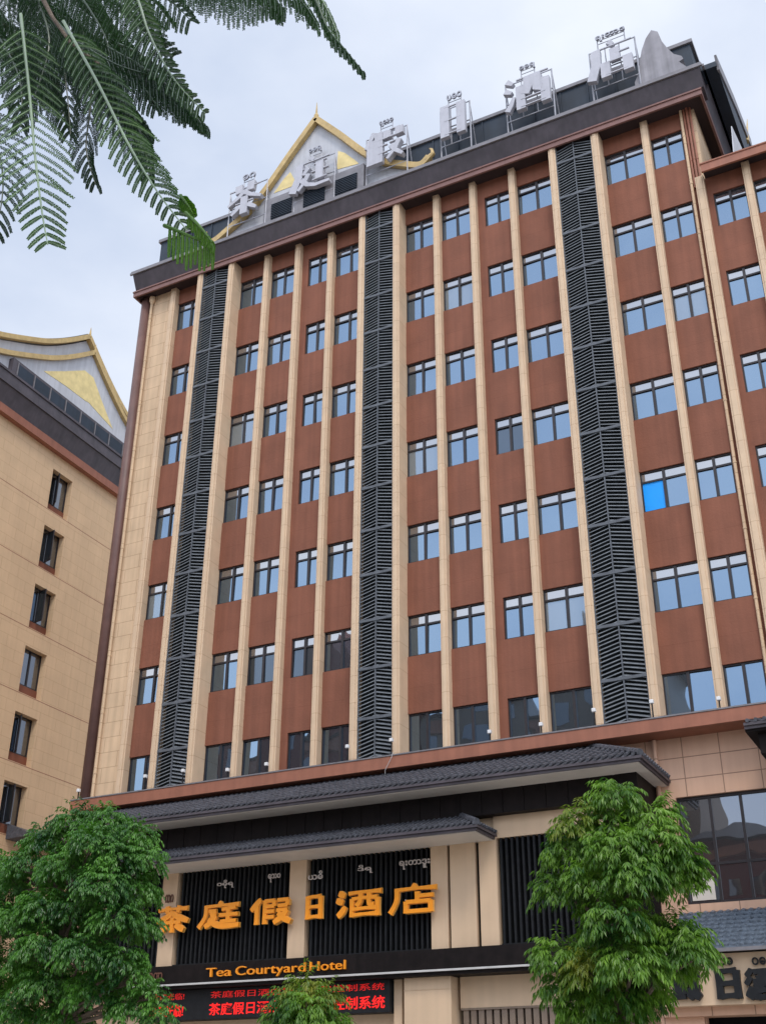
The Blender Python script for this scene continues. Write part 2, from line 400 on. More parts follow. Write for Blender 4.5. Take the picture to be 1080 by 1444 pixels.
# the three louvre strips: flat panels of chevron blades rising to a middle post, with a straight rail every half storey
for xl, xr in ((-8.98, -7.69), (-1.23, 0.), (6.67, 8.03)):
    xc = (xl+xr)/2; hw = xc-xl; ap = .25*hw
    MB().box(xl, xr, .30, .85, -.5, ZS-.01).build('louver_backing', 'louver_back', hotel)
    s = MB(); z = -.25
    while z < ZS-.30:
        for (xa, xb, za, zb) in ((xl, xc, z, z+ap), (xc, xr, z+ap, z)):
            dz = random.uniform(-.006, .006); dy = random.uniform(-.006, .006)
            a = Vector((xa, .06+dy, za+dz)); b = Vector((xb, .06+dy, zb+dz))
            bk = Vector((0, .105, .062)); th = Vector((0, .004, .030))
            vs = [a, b, b+bk, a+bk, a+th, b+th, b+bk+th, a+bk+th]
            s.add(vs, [(0,3,2,1),(4,5,6,7),(0,1,5,4),(1,2,6,5),(2,3,7,6),(3,0,4,7)])
        z += .127
    so_ = s.build('louver_screen', 'louver', hotel)
    fr = MB()
    for k in range(14):
        z = ZS - .9 - 1.65*k
        if z < -.3: break
        fr.box(xl, xr, .025, .09, z-.045, z+.045)
    fr.box(xc-.018, xc+.018, .035, .10, -.3, ZS-.01); fr.box(xl, xl+.03, .04, .10, -.3, ZS-.01); fr.box(xr-.03, xr, .04, .10, -.3, ZS-.01)
    fr.build('louver_frame', 'louver_rail', so_)

# corner column and downpipes
MB().tube([(-12.27, .42, -.4), (-12.27, .42, ZS)], .2, 20).build('corner_column', 'corner', hotel, smooth=True)
def downpipe(x, y, z0, z1, r, m_, hopper=False):
    p = MB(); p.tube([(x, y, z0), (x, y, z1)], r, 12)
    z = z0+1.2
    while z < z1-.3:
        p.tube([(x, y, z), (x, y, z+.05)], r*1.25, 12); p.box(x-.02, x+.02, y, y+.2, z, z+.05); z += 2.2
    if hopper: p.tube([(x, y, z1-.35), (x, y, z1-.2), (x, y, z1)], [r, r*2.4, r*2.4], 10)
    return p.build('downpipe', m_, hotel)
downpipe(-11.90, .36, -.3, ZS-.1, .055, 'stone', True)
downpipe(11.20, .50, -.3, ZS, .05, 'stone')
for x, y in ((11.31, .5), (11.42, .46), (11.52, .5)): downpipe(x, y, 18.3, ZS, .04, 'trim')
downpipe(7.99, .18, -3.4, -.62, .06, 'tile_wall')

# ledge between tower and podium
lg = MB(); lg.box(-12.08, 34, -.5, .859, -.60, -.235)
lg.build('ledge', 'trim', hotel, bevel=.01)
MB().box(-12.1, 34, -.52, .3, -.232, -.19).build('ledge_capping', 'grey_metal', hotel)

# top cornice, eave and gutter: front and returned along the right side
XR = 12.1
co = MB()
co.box(-12.6, XR, -.10, -.02, 21.79, 22.11); co.box(-12.62, XR+.02, -.14, -.02, 22.00, 22.06)
co.box(XR-.08, XR-.0, -.02, 15.9, 21.79, 22.108); co.box(-12.6, -12.52, -.02, 15.9, 21.79, 22.108)
co.build('cornice', 'trim_metal', hotel)
MB().box(-12.52, XR-.08, -.02, 15.8, ZS, ZS+.04).build('soffit', 'soffit', hotel)
ev = MB()
prof = [(-.08, 22.115), (-.38, 22.71), (-.38, 22.87), (.5, 22.87), (.5, 22.0)]
ev.prism(prof, lambda u, v, d: (d, u, v), -12.5, 12.2)
prof2 = [(12.08, 22.115), (12.28, 22.71), (12.28, 22.868), (11.6, 22.868), (11.6, 22.0)]
ev.prism(prof2, lambda u, v, d: (u, d, v), .501, 15.8)
prof3 = [(-12.4, 22.115), (-12.55, 22.71), (-12.55, 22.868), (-11.8, 22.868), (-11.8, 22.0)]
ev.prism(prof3, lambda u, v, d: (u, d, v), .501, 15.8)
ev.build('eave', 'dark', hotel)
gt = MB()
gt.box(-12.62, 12.30, -.46, -.385, 22.75, 22.85); gt.box(-12.59, 12.27, -.43, -.385, 22.88, 22.94)
gt.box(12.285, 12.36, -.385, 15.8, 22.75, 22.85)
gt.build('gutter', 'grey_metal', hotel)
# the flat roof behind the gutter and the parapet
MB().box(-12.45, 12.2, -.36, 15.7, 22.872, 22.91).build('roof', 'dark', hotel)
pr = MB()
pr.box(-11.9, 11.9, .5, .7, 22.70, 25.0); pr.box(11.7, 11.9, .701, 4.0, 22.70, 25.0); pr.box(-11.9, -11.7, .701, 15, 22.70, 25.0)
for i in range(22): pr.box(-11.3+1.07*i, -11.25+1.07*i, .46, .5, 22.7, 24.98)
pr.build('parapet', 'navy', hotel)
cp = MB(); cp.box(-12.0, 12.0, .42, .78, 25.002, 25.16); cp.box(11.65, 12.0, .781, 4.0, 25.002, 25.16); cp.box(-12.0, -11.65, .781, 15, 25.002, 25.16)
cp.build('parapet_coping', 'grey_metal', hotel)

# curved gable on the roof
def gable_curve(cx, z0, pts): return [(cx-dx, z) for dx, z in reversed(pts)] + [(cx+dx, z) for dx, z in pts[1:]]
def smooth_curve(pts, n=5):
    out = []
    P_ = [pts[0]]+list(pts)+[pts[-1]]
    for i in range(1, len(P_)-2):
        for k in range(n):
            t = k/n
            q = []
            for a in range(2):
                p0, p1, p2, p3 = P_[i-1][a], P_[i][a], P_[i+1][a], P_[i+2][a]
                q.append(.5*((2*p1)+(-p0+p2)*t+(2*p0-5*p1+4*p2-p3)*t*t+(-p0+3*p1-3*p2+p3)*t**3))
            out.append(tuple(q))
    out.append(tuple(pts[-1])); return out
def ribbon(mb, curve, fn, wd, d0, d1):
    """a board following a 2-D curve, wd wide across it, from depth d0 to d1"""
    n = len(curve); a = []; b = []
    for i, (u, v) in enumerate(curve):
        p, q = curve[max(0, i-1)], curve[min(n-1, i+1)]
        tx, tz = q[0]-p[0], q[1]-p[1]; l = math.hypot(tx, tz) or 1
        nx, nz = -tz/l, tx/l
        a.append((u+nx*wd/2, v+nz*wd/2)); b.append((u-nx*wd/2, v-nz*wd/2))
    vs = [fn(*p, d0) for p in a]+[fn(*p, d0) for p in b]+[fn(*p, d1) for p in a]+[fn(*p, d1) for p in b]
    fs = []
    for i in range(n-1):
        fs += [(i, i+1, n+i+1, n+i), (2*n+i, 3*n+i, 3*n+i+1, 2*n+i+1), (i, 2*n+i, 2*n+i+1, i+1), (n+i, n+i+1, 3*n+i+1, 3*n+i)]
    fs += [(0, n, 3*n, 2*n), (n-1, 3*n-1, 4*n-1, 2*n-1)]
    mb.add(vs, fs)
half = smooth_curve([(0, 28.2), (1.2, 26.72), (2.4, 25.15), (3.3, 24.27), (4.2, 23.70), (4.9, 23.36), (5.3, 23.62)])
fX = lambda u, v, d: (u, d, v)
GX = -3.68
g = MB()
body = smooth_curve([(0, 28.05), (1.2, 26.6), (2.4, 25.03), (3.3, 24.15), (4.2, 23.58), (4.9, 23.24)])
for sgn in (-1, 1):
    for (a, za), (b, zb) in zip(body[:-1], body[1:]):
        g.prism([(GX+sgn*a, 22.71), (GX+sgn*b, 22.71), (GX+sgn*b, zb), (GX+sgn*a, za)], fX, .12, .40)
g.build('gable_wall', 'white_wall', hotel)
bb = MB()
for sgn in (-1, 1): ribbon(bb, [(GX+sgn*a, z) for a, z in half], fX, .26, -.12, .10)
bo = bb.build('barge_board', 'gold', hotel)
rf = MB()
for sgn in (-1, 1): ribbon(rf, [(GX+sgn*a, z+.15) for a, z in half[:-3]], fX, .10, .02, 3.4)
rf.build('gable_roof', 'tile', hotel)
MB().tube([(GX, -.02, 28.1), (GX, -.02, 28.4), (GX, -.02, 28.55), (GX, -.02, 29.2)], [.10, .11, .05, .008], 10).build('finial', 'gold', bo)
fi = MB()
for sgn in (1, -1):
    fi.tube([(GX+sgn*5.15, 0, 23.5), (GX+sgn*5.45, 0, 23.75), (GX+sgn*5.4, 0, 24.0), (GX+sgn*5.3, 0, 24.1)], [.14, .10, .06, .02], 8)
fi.build('scroll_finial', 'gold', bo)
MB().prism([(-5.72, 25.0), (-4.75, 25.0), (-4.72, 25.35), (-4.95, 25.85), (-5.25, 25.6)], fX, .105, .125).build('painted_ornament', 'yellow', hotel)
pt = MB()
pt.prism([(-2.65, 24.98), (-1.62, 24.85), (-1.80, 25.12), (-2.3, 25.75), (-2.62, 26.0)], fX, .105, .125)
pt.build('painted_ornament', 'yellow', hotel)
vb = MB(); vb.box(-6.0, -1.25, -.12, .11, 22.71, 24.5)
vbo = vb.build('vent_box', 'grey_metal', hotel)
for x0 in (-5.62, -4.05, -2.55):
    vl = MB(); vl.box(x0, x0+1.0, -.14, -.119, 23.3, 24.12)
    for i in range(9): vl.beam((x0, -.15, 23.36+i*.09), (x0+1.0, -.15, 23.36+i*.09), .05, .03)
    vl.build('vent_grille', 'navy', vbo)
# small plain gable near the right end
g2 = [(9.86, 22.71), (9.86, 23.55), (10.04, 23.9), (10.14, 24.5), (10.26, 25.0), (10.46, 25.5), (10.70, 25.82), (10.92, 25.62), (11.02, 25.05), (11.18, 24.6), (11.36, 24.22),
      (11.62, 23.98), (11.66, 23.82), (11.5, 23.75), (11.72, 23.4), (11.80, 22.71)]
MB().prism(g2, fX, -.02, .40).build('end_gable', 'grey_render', hotel)
MB().prism(g2[1:-1], fX, .401, 1.6).build('end_gable_roof', 'grey_metal', hotel)
# side roof above the right eave: dark panels, pale barge and small pale gable
sr = MB()
P0, P1, P2 = at(1004, 92, .3), at(1010, 90, .3), at(1018, 120, .3)
XS = 12.75
def atx(px, py, x):
    d = FWD*F_PX + RIGHT*(px-540) - UP*(py-722)
    return CAM + d*((x-CAM.x)/d.x)
fS = lambda u, v, d: (d, u, v)
MB().prism([(-.17, 22.75), (-.17, 22.98), (3.37, 24.33), (6.99, 25.35), (6.99, 22.75)], fS, 12.2, XS).build('side_roof', 'navy', hotel)
q2 = [atx(*p, XS) for p in ((1009, 88), (1034, 145), (1058, 206))]
sb_ = MB(); ribbon(sb_, [(p.y, p.z) for p in q2], fS, .55, XS-.02, XS+.06); sb_.build('side_barge_board', 'grey_metal', hotel)
q3 = [atx(*p, XS) for p in ((1030, 178), (1047, 215), (1044, 225), (1034, 225))]
MB().prism([(p.y, p.z) for p in q3], fS, XS, XS+.03).build('side_gable', 'white_wall', hotel)
p = atx(1052.5, 200, XS); t_ = atx(1053, 168, XS)
MB().tube([p, p.lerp(t_, .4), t_], [.10, .05, .01], 8).build('side_finial', 'gold', hotel)
# wing: lower roof trim
wt = MB(); wt.box(11.66, 34, -.10, -.02, 18.35, 18.74); wt.box(11.64, 34, -.13, -.02, 18.66, 18.71)
wt.build('wing_cornice', 'trim', hotel)
MB().box(11.66, 34, -.02, 15.8, 18.64, 18.68).build('wing_soffit', 'soffit', hotel)
# rain water and wall light cables
MB().tube([at(554, 1061, -.53), at(552, 1068, -.56), at(547, 1078, -.55), at(543, 1086, -.53), at(543, 1092, -.5)], .009, 6).build('loose_cable', 'strip', hotel)

# ---------------------------------------------------------------- podium
pw = MB()
# wall with an opening for the large window (8.38..11.9, -4.96..-2.21)
pw.box(7.0, 8.38, .3, .86, GROUND, -.60); pw.box(8.38, 12.4, .3, .86, -2.21, -.60); pw.box(8.38, 12.4, .3, .86, GROUND, -4.96); pw.box(12.4, 34, .3, .86, GROUND, -.60)
pw.box(-12.1, 7.0, .3, .86, GROUND, -.60)
pw.build('podium_wall', 'tile_wall', hotel)
# the large podium window
f = MB(); x0, x1, z0, z1 = 8.38, 12.4, -4.96, -2.21
f.box(x0, x1, .40, .52, z1-.07, z1); f.box(x0, x1, .40, .52, z0, z0+.07); f.box(x0, x0+.07, .405, .52, z0, z1); f.box(x1-.07, x1, .405, .52, z0, z1)
cuts = [x0+.07]; xx = x0+.86
while xx < x1-.3: f.box(xx-.035, xx+.035, .41, .52, z0+.07, z1-.07); cuts.append(xx); xx += .80
f.box(x0+.07, x1-.07, .415, .52, -4.0, -3.94)
wo_ = f.build('window', 'frame', hotel)
g = MB(); cuts.append(x1)
for a, b in zip(cuts[:-1], cuts[1:]):
    t1 = random.uniform(-.006, .006)
    for za, zb in ((z0+.07, -4.0), (-3.94, z1-.07)):
        vs = [(a, .46-t1, za), (b, .46+t1, za), (b, .46+t1, zb), (a, .46-t1, zb)]
        g.add(vs+[(p[0], p[1]+.012, p[2]) for p in vs], [(0,1,2,3),(7,6,5,4),(0,4,5,1),(1,5,6,2),(2,6,7,3),(3,7,4,0)])
g.build('pane', 'glass_dark', wo_)
MB().box(8.5, 9.1, .435, .448, -4.86, -4.28).build('window_poster', 'lightsoffit', wo_)

def tiled_canopy(xl, xr, yf, yw, ze, zt, hip, wall_y, name_parts, tile_m='tile', pitch=.2, left_hip=False, soff_h=.16, soffit_m='lightsoffit'):
    """a pent roof on the facade: eave at yf, top at yw; hipped at its right end"""
    rr = MB(); xh = xr-hip
    # solid pitched body
    rr.add([(xl, yf, ze), (xr, yf, ze), (xh, yw, zt), (xl, yw, zt), (xr, yw+.0, ze), (xl, yw, ze)],
           [(0,1,2,3), (1,4,2), (0,3,5), (0,5,4,1), (5,3,2,4)])
    x = xl+pitch/2
    while x < xr-.03:
        t1 = 1. if x < xh else max(.05, (xr-x)/hip)
        n = max(2, int(8*t1))
        for i in range(n):
            a, b = t1*i/n, t1*(i+1)/n + .012
            pa = Vector((x, yf-.06+(yw-yf)*a, ze+(zt-ze)*a+.035)); pb = Vector((x, yf-.06+(yw-yf)*b, ze+(zt-ze)*b+.02))
            rr.tube([pa, pb], [pitch*.25, pitch*.20], 6)
        x += pitch
    y = yf+pitch/2
    while y < yw and hip > 0:
        t1 = 1-(yw-y)/(yw-yf)
        a0 = Vector((xr+.06, y, ze+.035)); b0 = Vector((xr-hip*t1, y, ze+(zt-ze)*t1+.03))
        rr.tube([a0, b0], pitch*.29, 6); y += pitch
    ro = rr.build(name_parts[0], tile_m, hotel)
    if hip > 0:
        hp = MB(); n = 12
        for i in range(n):
            a, b = i/n, (i+1)/n+.02
            q0 = Vector((xr, yf, ze)).lerp(Vector((xh, yw, zt)), a); q1 = Vector((xr, yf, ze)).lerp(Vector((xh, yw, zt)), b)
            hp.tube([q0+Vector((0, 0, .07)), q1+Vector((0, 0, .07))], [.095, .08], 8)
        hp.build('hip_ridge', tile_m, ro)
    fb = MB(); fb.box(xl, xr+.03, yf-.03, yf+.03, ze-.075, ze-.005)
    if hip > 0: fb.box(xr-.03, xr+.03, yf+.031, yw, ze-.075, ze-.005)
    fb.box(xl, xr-.02, yf+.02, yf+.07, ze-.15, ze-.08)
    if hip > 0: fb.box(xr-.07, xr-.02, yf+.071, yw, ze-.15, ze-.08)
    fb.build('eave_fascia', 'dark', ro)
    s = MB(); s.box(xl, xr-.08, yf+.08, yw, ze-.15-soff_h, ze-.081)
    s.build('canopy_soffit', soffit_m, hotel)
    return ro
# upper canopy
tiled_canopy(-11.2, 8.27, -2.4, .3, -1.72, -.52, 2.3, -1.5, ('upper_canopy_roof',), soff_h=.02)
sw = MB(); sw.box(-9.5, 7.80, -1.49, .3, -2.55, -1.875)
x = -9.48
while x < 7.2: sw.box(x, x+.60, -1.515, -1.491, -2.55, -1.876); x += .62
sw.box(7.30, 7.88, -1.52, .3, -3.2, -1.876)
so_ = sw.build('timber_siding', 'siding', hotel)
# lower canopy above the sign
tiled_canopy(-9.8, 3.79, -2.5, -1.2, -3.02, -2.45, 1.1, -1.2, ('lower_canopy_roof',), pitch=.16, soff_h=.02)
cb = MB(); cb.box(3.72, 7.7, -1.2, .29, -3.13, -2.551); cb.box(-9.5, 3.70, -1.12, .29, -3.18, -2.552)
cb.build('cream_band', 'smooth_cream', hotel)
# sign wall: dark backing, slats, pillars
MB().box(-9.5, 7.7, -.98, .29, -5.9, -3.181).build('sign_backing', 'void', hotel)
sl_ = MB(); x = -9.4
PIL = [(-7.24, -6.68), (-2.68, -2.12), (1.84, 2.34), (2.42, 3.17), (3.28, 3.79)]
while x < 7.6:
    if not any(a-.09 < x < b+.02 for a, b in PIL): sl_.box(x, x+.06, -1.17, -.981, -5.86, -3.13)
    x += .158
sl_.box(-9.5, 1.80, -1.19, -1.10, -5.90, -5.83); sl_.box(3.83, 7.6, -1.19, -1.10, -5.90, -5.83)
sl_.build('slat_screen', 'black', hotel)
for a, b in PIL: MB().box(a, b, -1.24, -.981, -5.88, -3.06 if b < 4 else -3.18).build('sign_pillar', 'smooth_cream', hotel, bevel=.008)
MB().box(2.341, 2.419, -1.1, -.981, -5.88, -3.19).box(3.171, 3.279, -1.1, -.981, -5.88, -3.191).build('pillar_groove', 'void', hotel)
# beam under the sign wall
MB().box(-9.6, 7.8, -1.5, .29, -6.40, -5.90).build('fascia_beam', 'siding', hotel)
MB().box(-9.62, 7.82, -1.53, -1.46, -6.45, -6.402).build('beam_edge_strip', 'strip', hotel)
MB().box(-9.6, 7.8, -1.45, .29, -6.54, -6.403).build('beam_soffit', 'siding', hotel)
# ground floor
col_ = MB(); col_.box(1.0, 2.36, -1.2, -.1, GROUND, -6.541)
col_.box(.985, 2.375, -1.215, -.09, -6.86, -6.84)
col_.build('entrance_column', 'smooth_cream', hotel, bevel=.01)
MB().box(.60, .84, -1.0, -.2, GROUND, -6.541).build('door_surround', 'smooth_cream', hotel)
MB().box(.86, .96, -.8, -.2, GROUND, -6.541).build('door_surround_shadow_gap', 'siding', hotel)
lw = MB(); lw.box(2.45, 7.0, -.8, -.2, -7.30, -6.541); lw.box(-9.5, .5, -.72, -.2, -7.62, -6.541)
lw.build('ground_floor_wall', 'smooth_cream', hotel)
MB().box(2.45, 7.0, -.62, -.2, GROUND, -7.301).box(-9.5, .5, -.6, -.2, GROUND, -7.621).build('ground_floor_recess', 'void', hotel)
gs = MB(); x = 2.5
while x < 6.9: gs.box(x, x+.15, -.75, -.621, GROUND, -7.35); x += .215
x = -9.4
while x < .4: gs.box(x, x+.13, -.72, -.601, GROUND, -7.66); x += .20
gs.box(2.45, 7.0, -.79, -.63, -7.35, -7.302)
gs.build('ground_floor_slats', 'slat_tan', hotel)
# right hand shop: tiled awning roof, cream fascia, dark opening
aw = MB()
yf, yw, ze, zt = -1.5, .3, -6.30, -5.18
aw.add([(8.2, yf, ze), (34, yf, ze), (34, yw, zt), (8.2, yw, zt), (34, yw, ze), (8.2, yw, ze)], [(0,1,2,3), (1,4,2), (0,3,5), (0,5,4,1), (5,3,2,4)])
nr = 9
for i in range(nr):
    a, b = i/nr, (i+1)/nr
    aw.box(8.2, 17.2, yf+(yw-yf)*a-.03, yf+(yw-yf)*a+.02, ze+(zt-ze)*a-.01, ze+(zt-ze)*a+.05)
    x = 8.2
    while x < 17:
        # one wavy tile: pan and roll
        za, zb = ze+(zt-ze)*a, ze+(zt-ze)*b; ya, yb = yf+(yw-yf)*a, yf+(yw-yf)*b
        aw.tube([(x+.06, ya-.02, za+.03), (x+.06, yb+.02, zb-.02)], [.075, .07], 6); x += .19
ao = aw.build('awning_roof', 'tile_blue', hotel)
MB().box(8.15, 34, -1.60, -1.50, -6.37, -6.29).build('awning_gutter', 'grey_metal', ao)
MB().box(7.95, 34, -1.30, .29, -7.50, -6.38).build('shop_fascia', 'smooth_cream', hotel)
MB().box(7.80, 34, -1.0, .29, -7.70, -7.501).box(7.7, 8.75, -.8, .29, GROUND, -7.701).build('shop_wall', 'tile_wall', hotel)
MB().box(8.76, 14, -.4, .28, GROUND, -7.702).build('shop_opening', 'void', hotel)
# dark canopy at the right edge
tiled_canopy(11.0, 15.5, -3.0, .3, -1.45, -.62, 0, -1, ('side_canopy_roof',), soff_h=.05, soffit_m='siding')
MB().box(11.25, 15.4, -2.7, .29, -2.15, -1.66).build('side_canopy_wall', 'siding', hotel)

# ================================================================ writing
def stroke(mb, pts, wd, fn, d0, d1):
    """one brush stroke: a polyline with a width at each point, extruded"""
    n = len(pts)
    if not hasattr(wd, '__len__'): wd = [wd]*n
    a = []; b = []
    for i, (u, v) in enumerate(pts):
        p, q = pts[max(0, i-1)], pts[min(n-1, i+1)]
        tx, tz = q[0]-p[0], q[1]-p[1]; l = math.hypot(tx, tz) or 1
        nx, nz = -tz/l, tx/l
        a.append((u+nx*wd[i]/2, v+nz*wd[i]/2)); b.append((u-nx*wd[i]/2, v-nz*wd[i]/2))
    vs = [fn(*p, d0) for p in a]+[fn(*p, d0) for p in b]+[fn(*p, d1) for p in a]+[fn(*p, d1) for p in b]
    fs = []
    for i in range(n-1):
        fs += [(i, i+1, n+i+1, n+i), (2*n+i, 3*n+i, 3*n+i+1, 2*n+i+1), (i, 2*n+i, 2*n+i+1, i+1), (n+i, n+i+1, 3*n+i+1, 3*n+i)]
    fs += [(0, n, 3*n, 2*n), (n-1, 3*n-1, 4*n-1, 2*n-1)]
    mb.add(vs, fs)
GL = {
 'tea': [[(.06,.83),(.94,.84)], [(.32,.97),(.34,.72)], [(.68,.98),(.65,.72)], [(.5,.76),(.36,.6),(.03,.40)], [(.48,.73),(.66,.57),(.98,.40)],
         [(.26,.38),(.76,.385)], [(.5,.56),(.5,.02)], [(.38,.28),(.16,.07)], [(.61,.28),(.86,.08)]],
 'court': [[(.46,1.),(.54,.89)], [(.12,.86),(.97,.87)], [(.17,.86),(.15,.45),(.0,.04)], [(.24,.69),(.42,.69)], [(.41,.69),(.29,.5)], [(.28,.5),(.43,.49)], [(.42,.49),(.32,.25),(.16,.06)],
           [(.24,.36),(.40,.16),(.62,.07),(.99,.07)], [(.56,.72),(.90,.78)], [(.50,.50),(.96,.505)], [(.72,.75),(.72,.25)], [(.54,.24),(.92,.245)]],
 'fake': [[(.26,.98),(.03,.56)], [(.17,.74),(.17,.0)], [(.36,.90),(.60,.905)], [(.37,.93),(.37,.0)], [(.59,.90),(.59,.68)], [(.37,.68),(.60,.685)], [(.37,.48),(.60,.485)], [(.37,.26),(.60,.265)],
          [(.67,.90),(.93,.905)], [(.91,.90),(.91,.68)], [(.69,.68),(.92,.685)], [(.66,.50),(.92,.51)], [(.91,.50),(.80,.25),(.60,.02)], [(.70,.40),(.82,.2),(1.,.02)]],
 'day': [[(.20,.97),(.20,.02)], [(.80,.95),(.80,.02)], [(.20,.91),(.80,.915)], [(.20,.5),(.80,.505)], [(.20,.09),(.80,.095)]],
 'wine': [[(.05,.95),(.19,.82)], [(.0,.68),(.15,.57)], [(.03,.06),(.12,.2),(.20,.42)], [(.27,.90),(1.,.91)], [(.35,.69),(.35,.0)], [(.91,.69),(.91,.0)], [(.35,.68),(.91,.685)],
          [(.54,.89),(.53,.6),(.45,.40)], [(.73,.89),(.73,.46),(.84,.43)], [(.35,.28),(.91,.285)], [(.35,.06),(.91,.065)]],
 'shop': [[(.47,1.),(.56,.88)], [(.10,.85),(.99,.86)], [(.15,.85),(.13,.42),(.0,.02)], [(.58,.76),(.58,.42)], [(.58,.60),(.92,.605)], [(.34,.42),(.34,.0)], [(.86,.42),(.86,.0)], [(.34,.40),(.86,.405)], [(.34,.06),(.86,.065)]],
}
def glyph(mb, key, x0, x1, z0, z1, y, dep, wv, wh, brush=False):
    d_h = dep if brush else .05
    for i, st in enumerate(GL[key]):
        du, dv = abs(st[-1][0]-st[0][0]), abs(st[-1][1]-st[0][1])
        horiz = du > 3*dv and len(st) == 2
        base = wh if horiz else (wv if dv > 2.2*du else (wv+wh)/2*1.05)
        P_ = [(x0+u*(x1-x0), z0+v*(z1-z0)) for u, v in st]
        if len(P_) == 2:
            P_ = [P_[0], tuple((P_[0][k]*2+P_[1][k])/3 for k in (0, 1)), tuple((P_[0][k]+P_[1][k]*2)/3 for k in (0, 1)), P_[1]]
        if brush:
            P_ = smooth_curve(P_, 3); n = len(P_)
            if horiz and du > .55:                 # the clerical-script flick at the end of a long horizontal
                P_ = [(u, v + .03*(z1-z0)*math.sin(math.pi*k/(n-1)) + .07*(z1-z0)*max(0, k/(n-1)-.7)) for k, (u, v) in enumerate(P_)]
                W_ = [base*(1.0-.18*math.sin(math.pi*k/(n-1))+.6*max(0, k/(n-1)-.6)) for k in range(n)]
            elif horiz: W_ = base
            elif dv > 2.2*du: W_ = [base*(1.05-.12*math.sin(math.pi*k/(n-1))) for k in range(n)]
            else: W_ = [base*(.75+.65*math.sin(math.pi*(.15+.75*k/(n-1)))) for k in range(n)]
        else:
            n = len(P_)
            W_ = base if (horiz or dv > 2.2*du) else [base*(1.15-.5*k/(n-1)) for k in range(n)]
        off = .0025*i
        stroke(mb, P_, W_, fX, y-off, y+(d_h if horiz else dep)+off)
# --- rooftop characters
ROOF = [('tea', -7.75, -5.98, '1', 'at the left end of the row', 'ခဂ'), ('court', -4.46, -2.68, '2', 'in front of the yellow-edged gable', 'ဝဓရ'),
        ('fake', -1.08, .64, '3', 'just right of the yellow-edged gable', 'ရသဝ'), ('day', 2.24, 3.38, '4', 'box-shaped and narrowest, before the dark parapet', 'ပဓဝ'),
        ('wine', 5.02, 6.78, '5', 'above the right louvre strip', 'ဒဓရ'), ('shop', 8.40, 10.02, '6', 'beside the small plain gable', 'ရးတာဒ')]
for key, x0, x1, num, where, dai in ROOF:
    t = thing('rooftop_character', 'pale rooftop character on a steel frame, ' + where, 'sign letter', ((x0+x1)/2, -.2, 22.7), 'pale characters of the rooftop sign')
    gm_ = MB(); glyph(gm_, key, x0, x1, 23.92, 25.66, -.40, .18, .36, .045)
    gm_.build('character', 'letter_white', t)
    fr = MB(); s = .045
    for x in (x0-.06, x1+.06): fr.beam((x, -.11, 22.7), (x, -.11, 25.72), s, s); fr.beam((x, -.11, 25.6), (x+.04, .48, 23.0), s*.7, s*.7)
    for z in (23.78, 24.7, 25.70): fr.beam((x0-.08, -.105, z), (x1+.08, -.105, z), s*.8, s*.8)
    n_ = 3
    for i in range(1, n_): xx = x0+(x1-x0)*i/n_; fr.beam((xx, -.10, 23.78), (xx, -.10, 25.70), s*.7, s*.7)
    xm = (x0+x1)/2; hw = .52 if key == 'shop' else .27
    for x in (xm-hw, xm+hw): fr.beam((x, -.11, 25.7), (x, -.11, 26.42), s*.7, s*.7)
    for z in (26.02, 26.2): fr.beam((xm-hw, -.108, z), (xm+hw, -.108, z), s*.5, s*.5)
    fr.build('support_frame', 'steel', t)
    dm = MB(); text_into(dm, dai, xm-hw-.05, xm+hw+.05, 26.08, .30, -.16, .07, .02)
    dm.build('small_script', 'steel', t)
# --- orange characters over the entrance
FRONT = [('tea', -7.20, -5.98, 'at the left end of the row beside the tree'), ('court', -5.62, -4.18, 'second in the row, on the left black slat panel'),
         ('fake', -3.84, -2.44, 'third in the row, touching the middle cream pillar'), ('day', -2.04, -1.34, 'box-shaped and narrowest, beside the middle cream pillar'),
         ('wine', -.96, .46, 'fifth in the row, on the right black slat panel'), ('shop', .72, 2.14, 'at the right end of the row, overlapping the cream pillar')]
ZC = {'tea': .80, 'court': .70, 'fake': .70, 'day': .66, 'wine': .70, 'shop': .72}
for key, x0, x1, where in FRONT:
    hh = ZC[key]; zc = -4.58
    t = thing('entrance_character', 'orange Chinese character ' + where, 'sign letter', ((x0+x1)/2, -1.2, zc-hh/2), 'orange characters over the entrance')
    a = MB(); glyph(a, key, x0, x1, zc-hh/2, zc+hh/2, -1.49, .04, .135, .10, True); a.build('letter_face', 'orange', t)
    b = MB(); glyph(b, key, x0, x1, zc-hh/2, zc+hh/2, -1.449, .05, .155, .12, True); b.build('letter_body', 'orange_edge', t)
    pn = MB()
    for u in (.3, .7): pn.box(x0+(x1-x0)*u-.015, x0+(x1-x0)*u+.015, -1.40, -1.17, zc-.02, zc+.02)
    pn.build('mounting_pin', 'steel', t)
DAI = [('ကဂ', -7.08, -6.78, -4.05, 'brown_script', 'small brown curly script on the left cream pillar'), ('ဝဓိုရ', -5.20, -4.60, -3.78, 'dim_white', 'small white curly script above the second orange character'),
       ('ရသဝ', -3.40, -2.98, -3.74, 'dim_white', 'small white curly script above the third orange character'), ('ယဓိ', -2.03, -1.55, -3.78, 'dim_white', 'small white curly script right of the middle cream pillar'),
       ('ဒိရ', -.42, .06, -3.74, 'dim_white', 'small white curly script above the fifth orange character'), ('ရးတာဒူး', .90, 1.84, -3.74, 'dim_white', 'longest small white curly script, above the last orange character')]
for s, x0, x1, z, mm_, lab in DAI:
    dm = MB(); text_into(dm, s, x0, x1, z, .22 if 'Longest' in lab else .24, -1.27 if mm_ == 'dim_white' else -1.27, .03, .012)
    tag(dm.build('small_script_sign', mm_, None), lab, 'sign', 'small scripts above the orange characters')
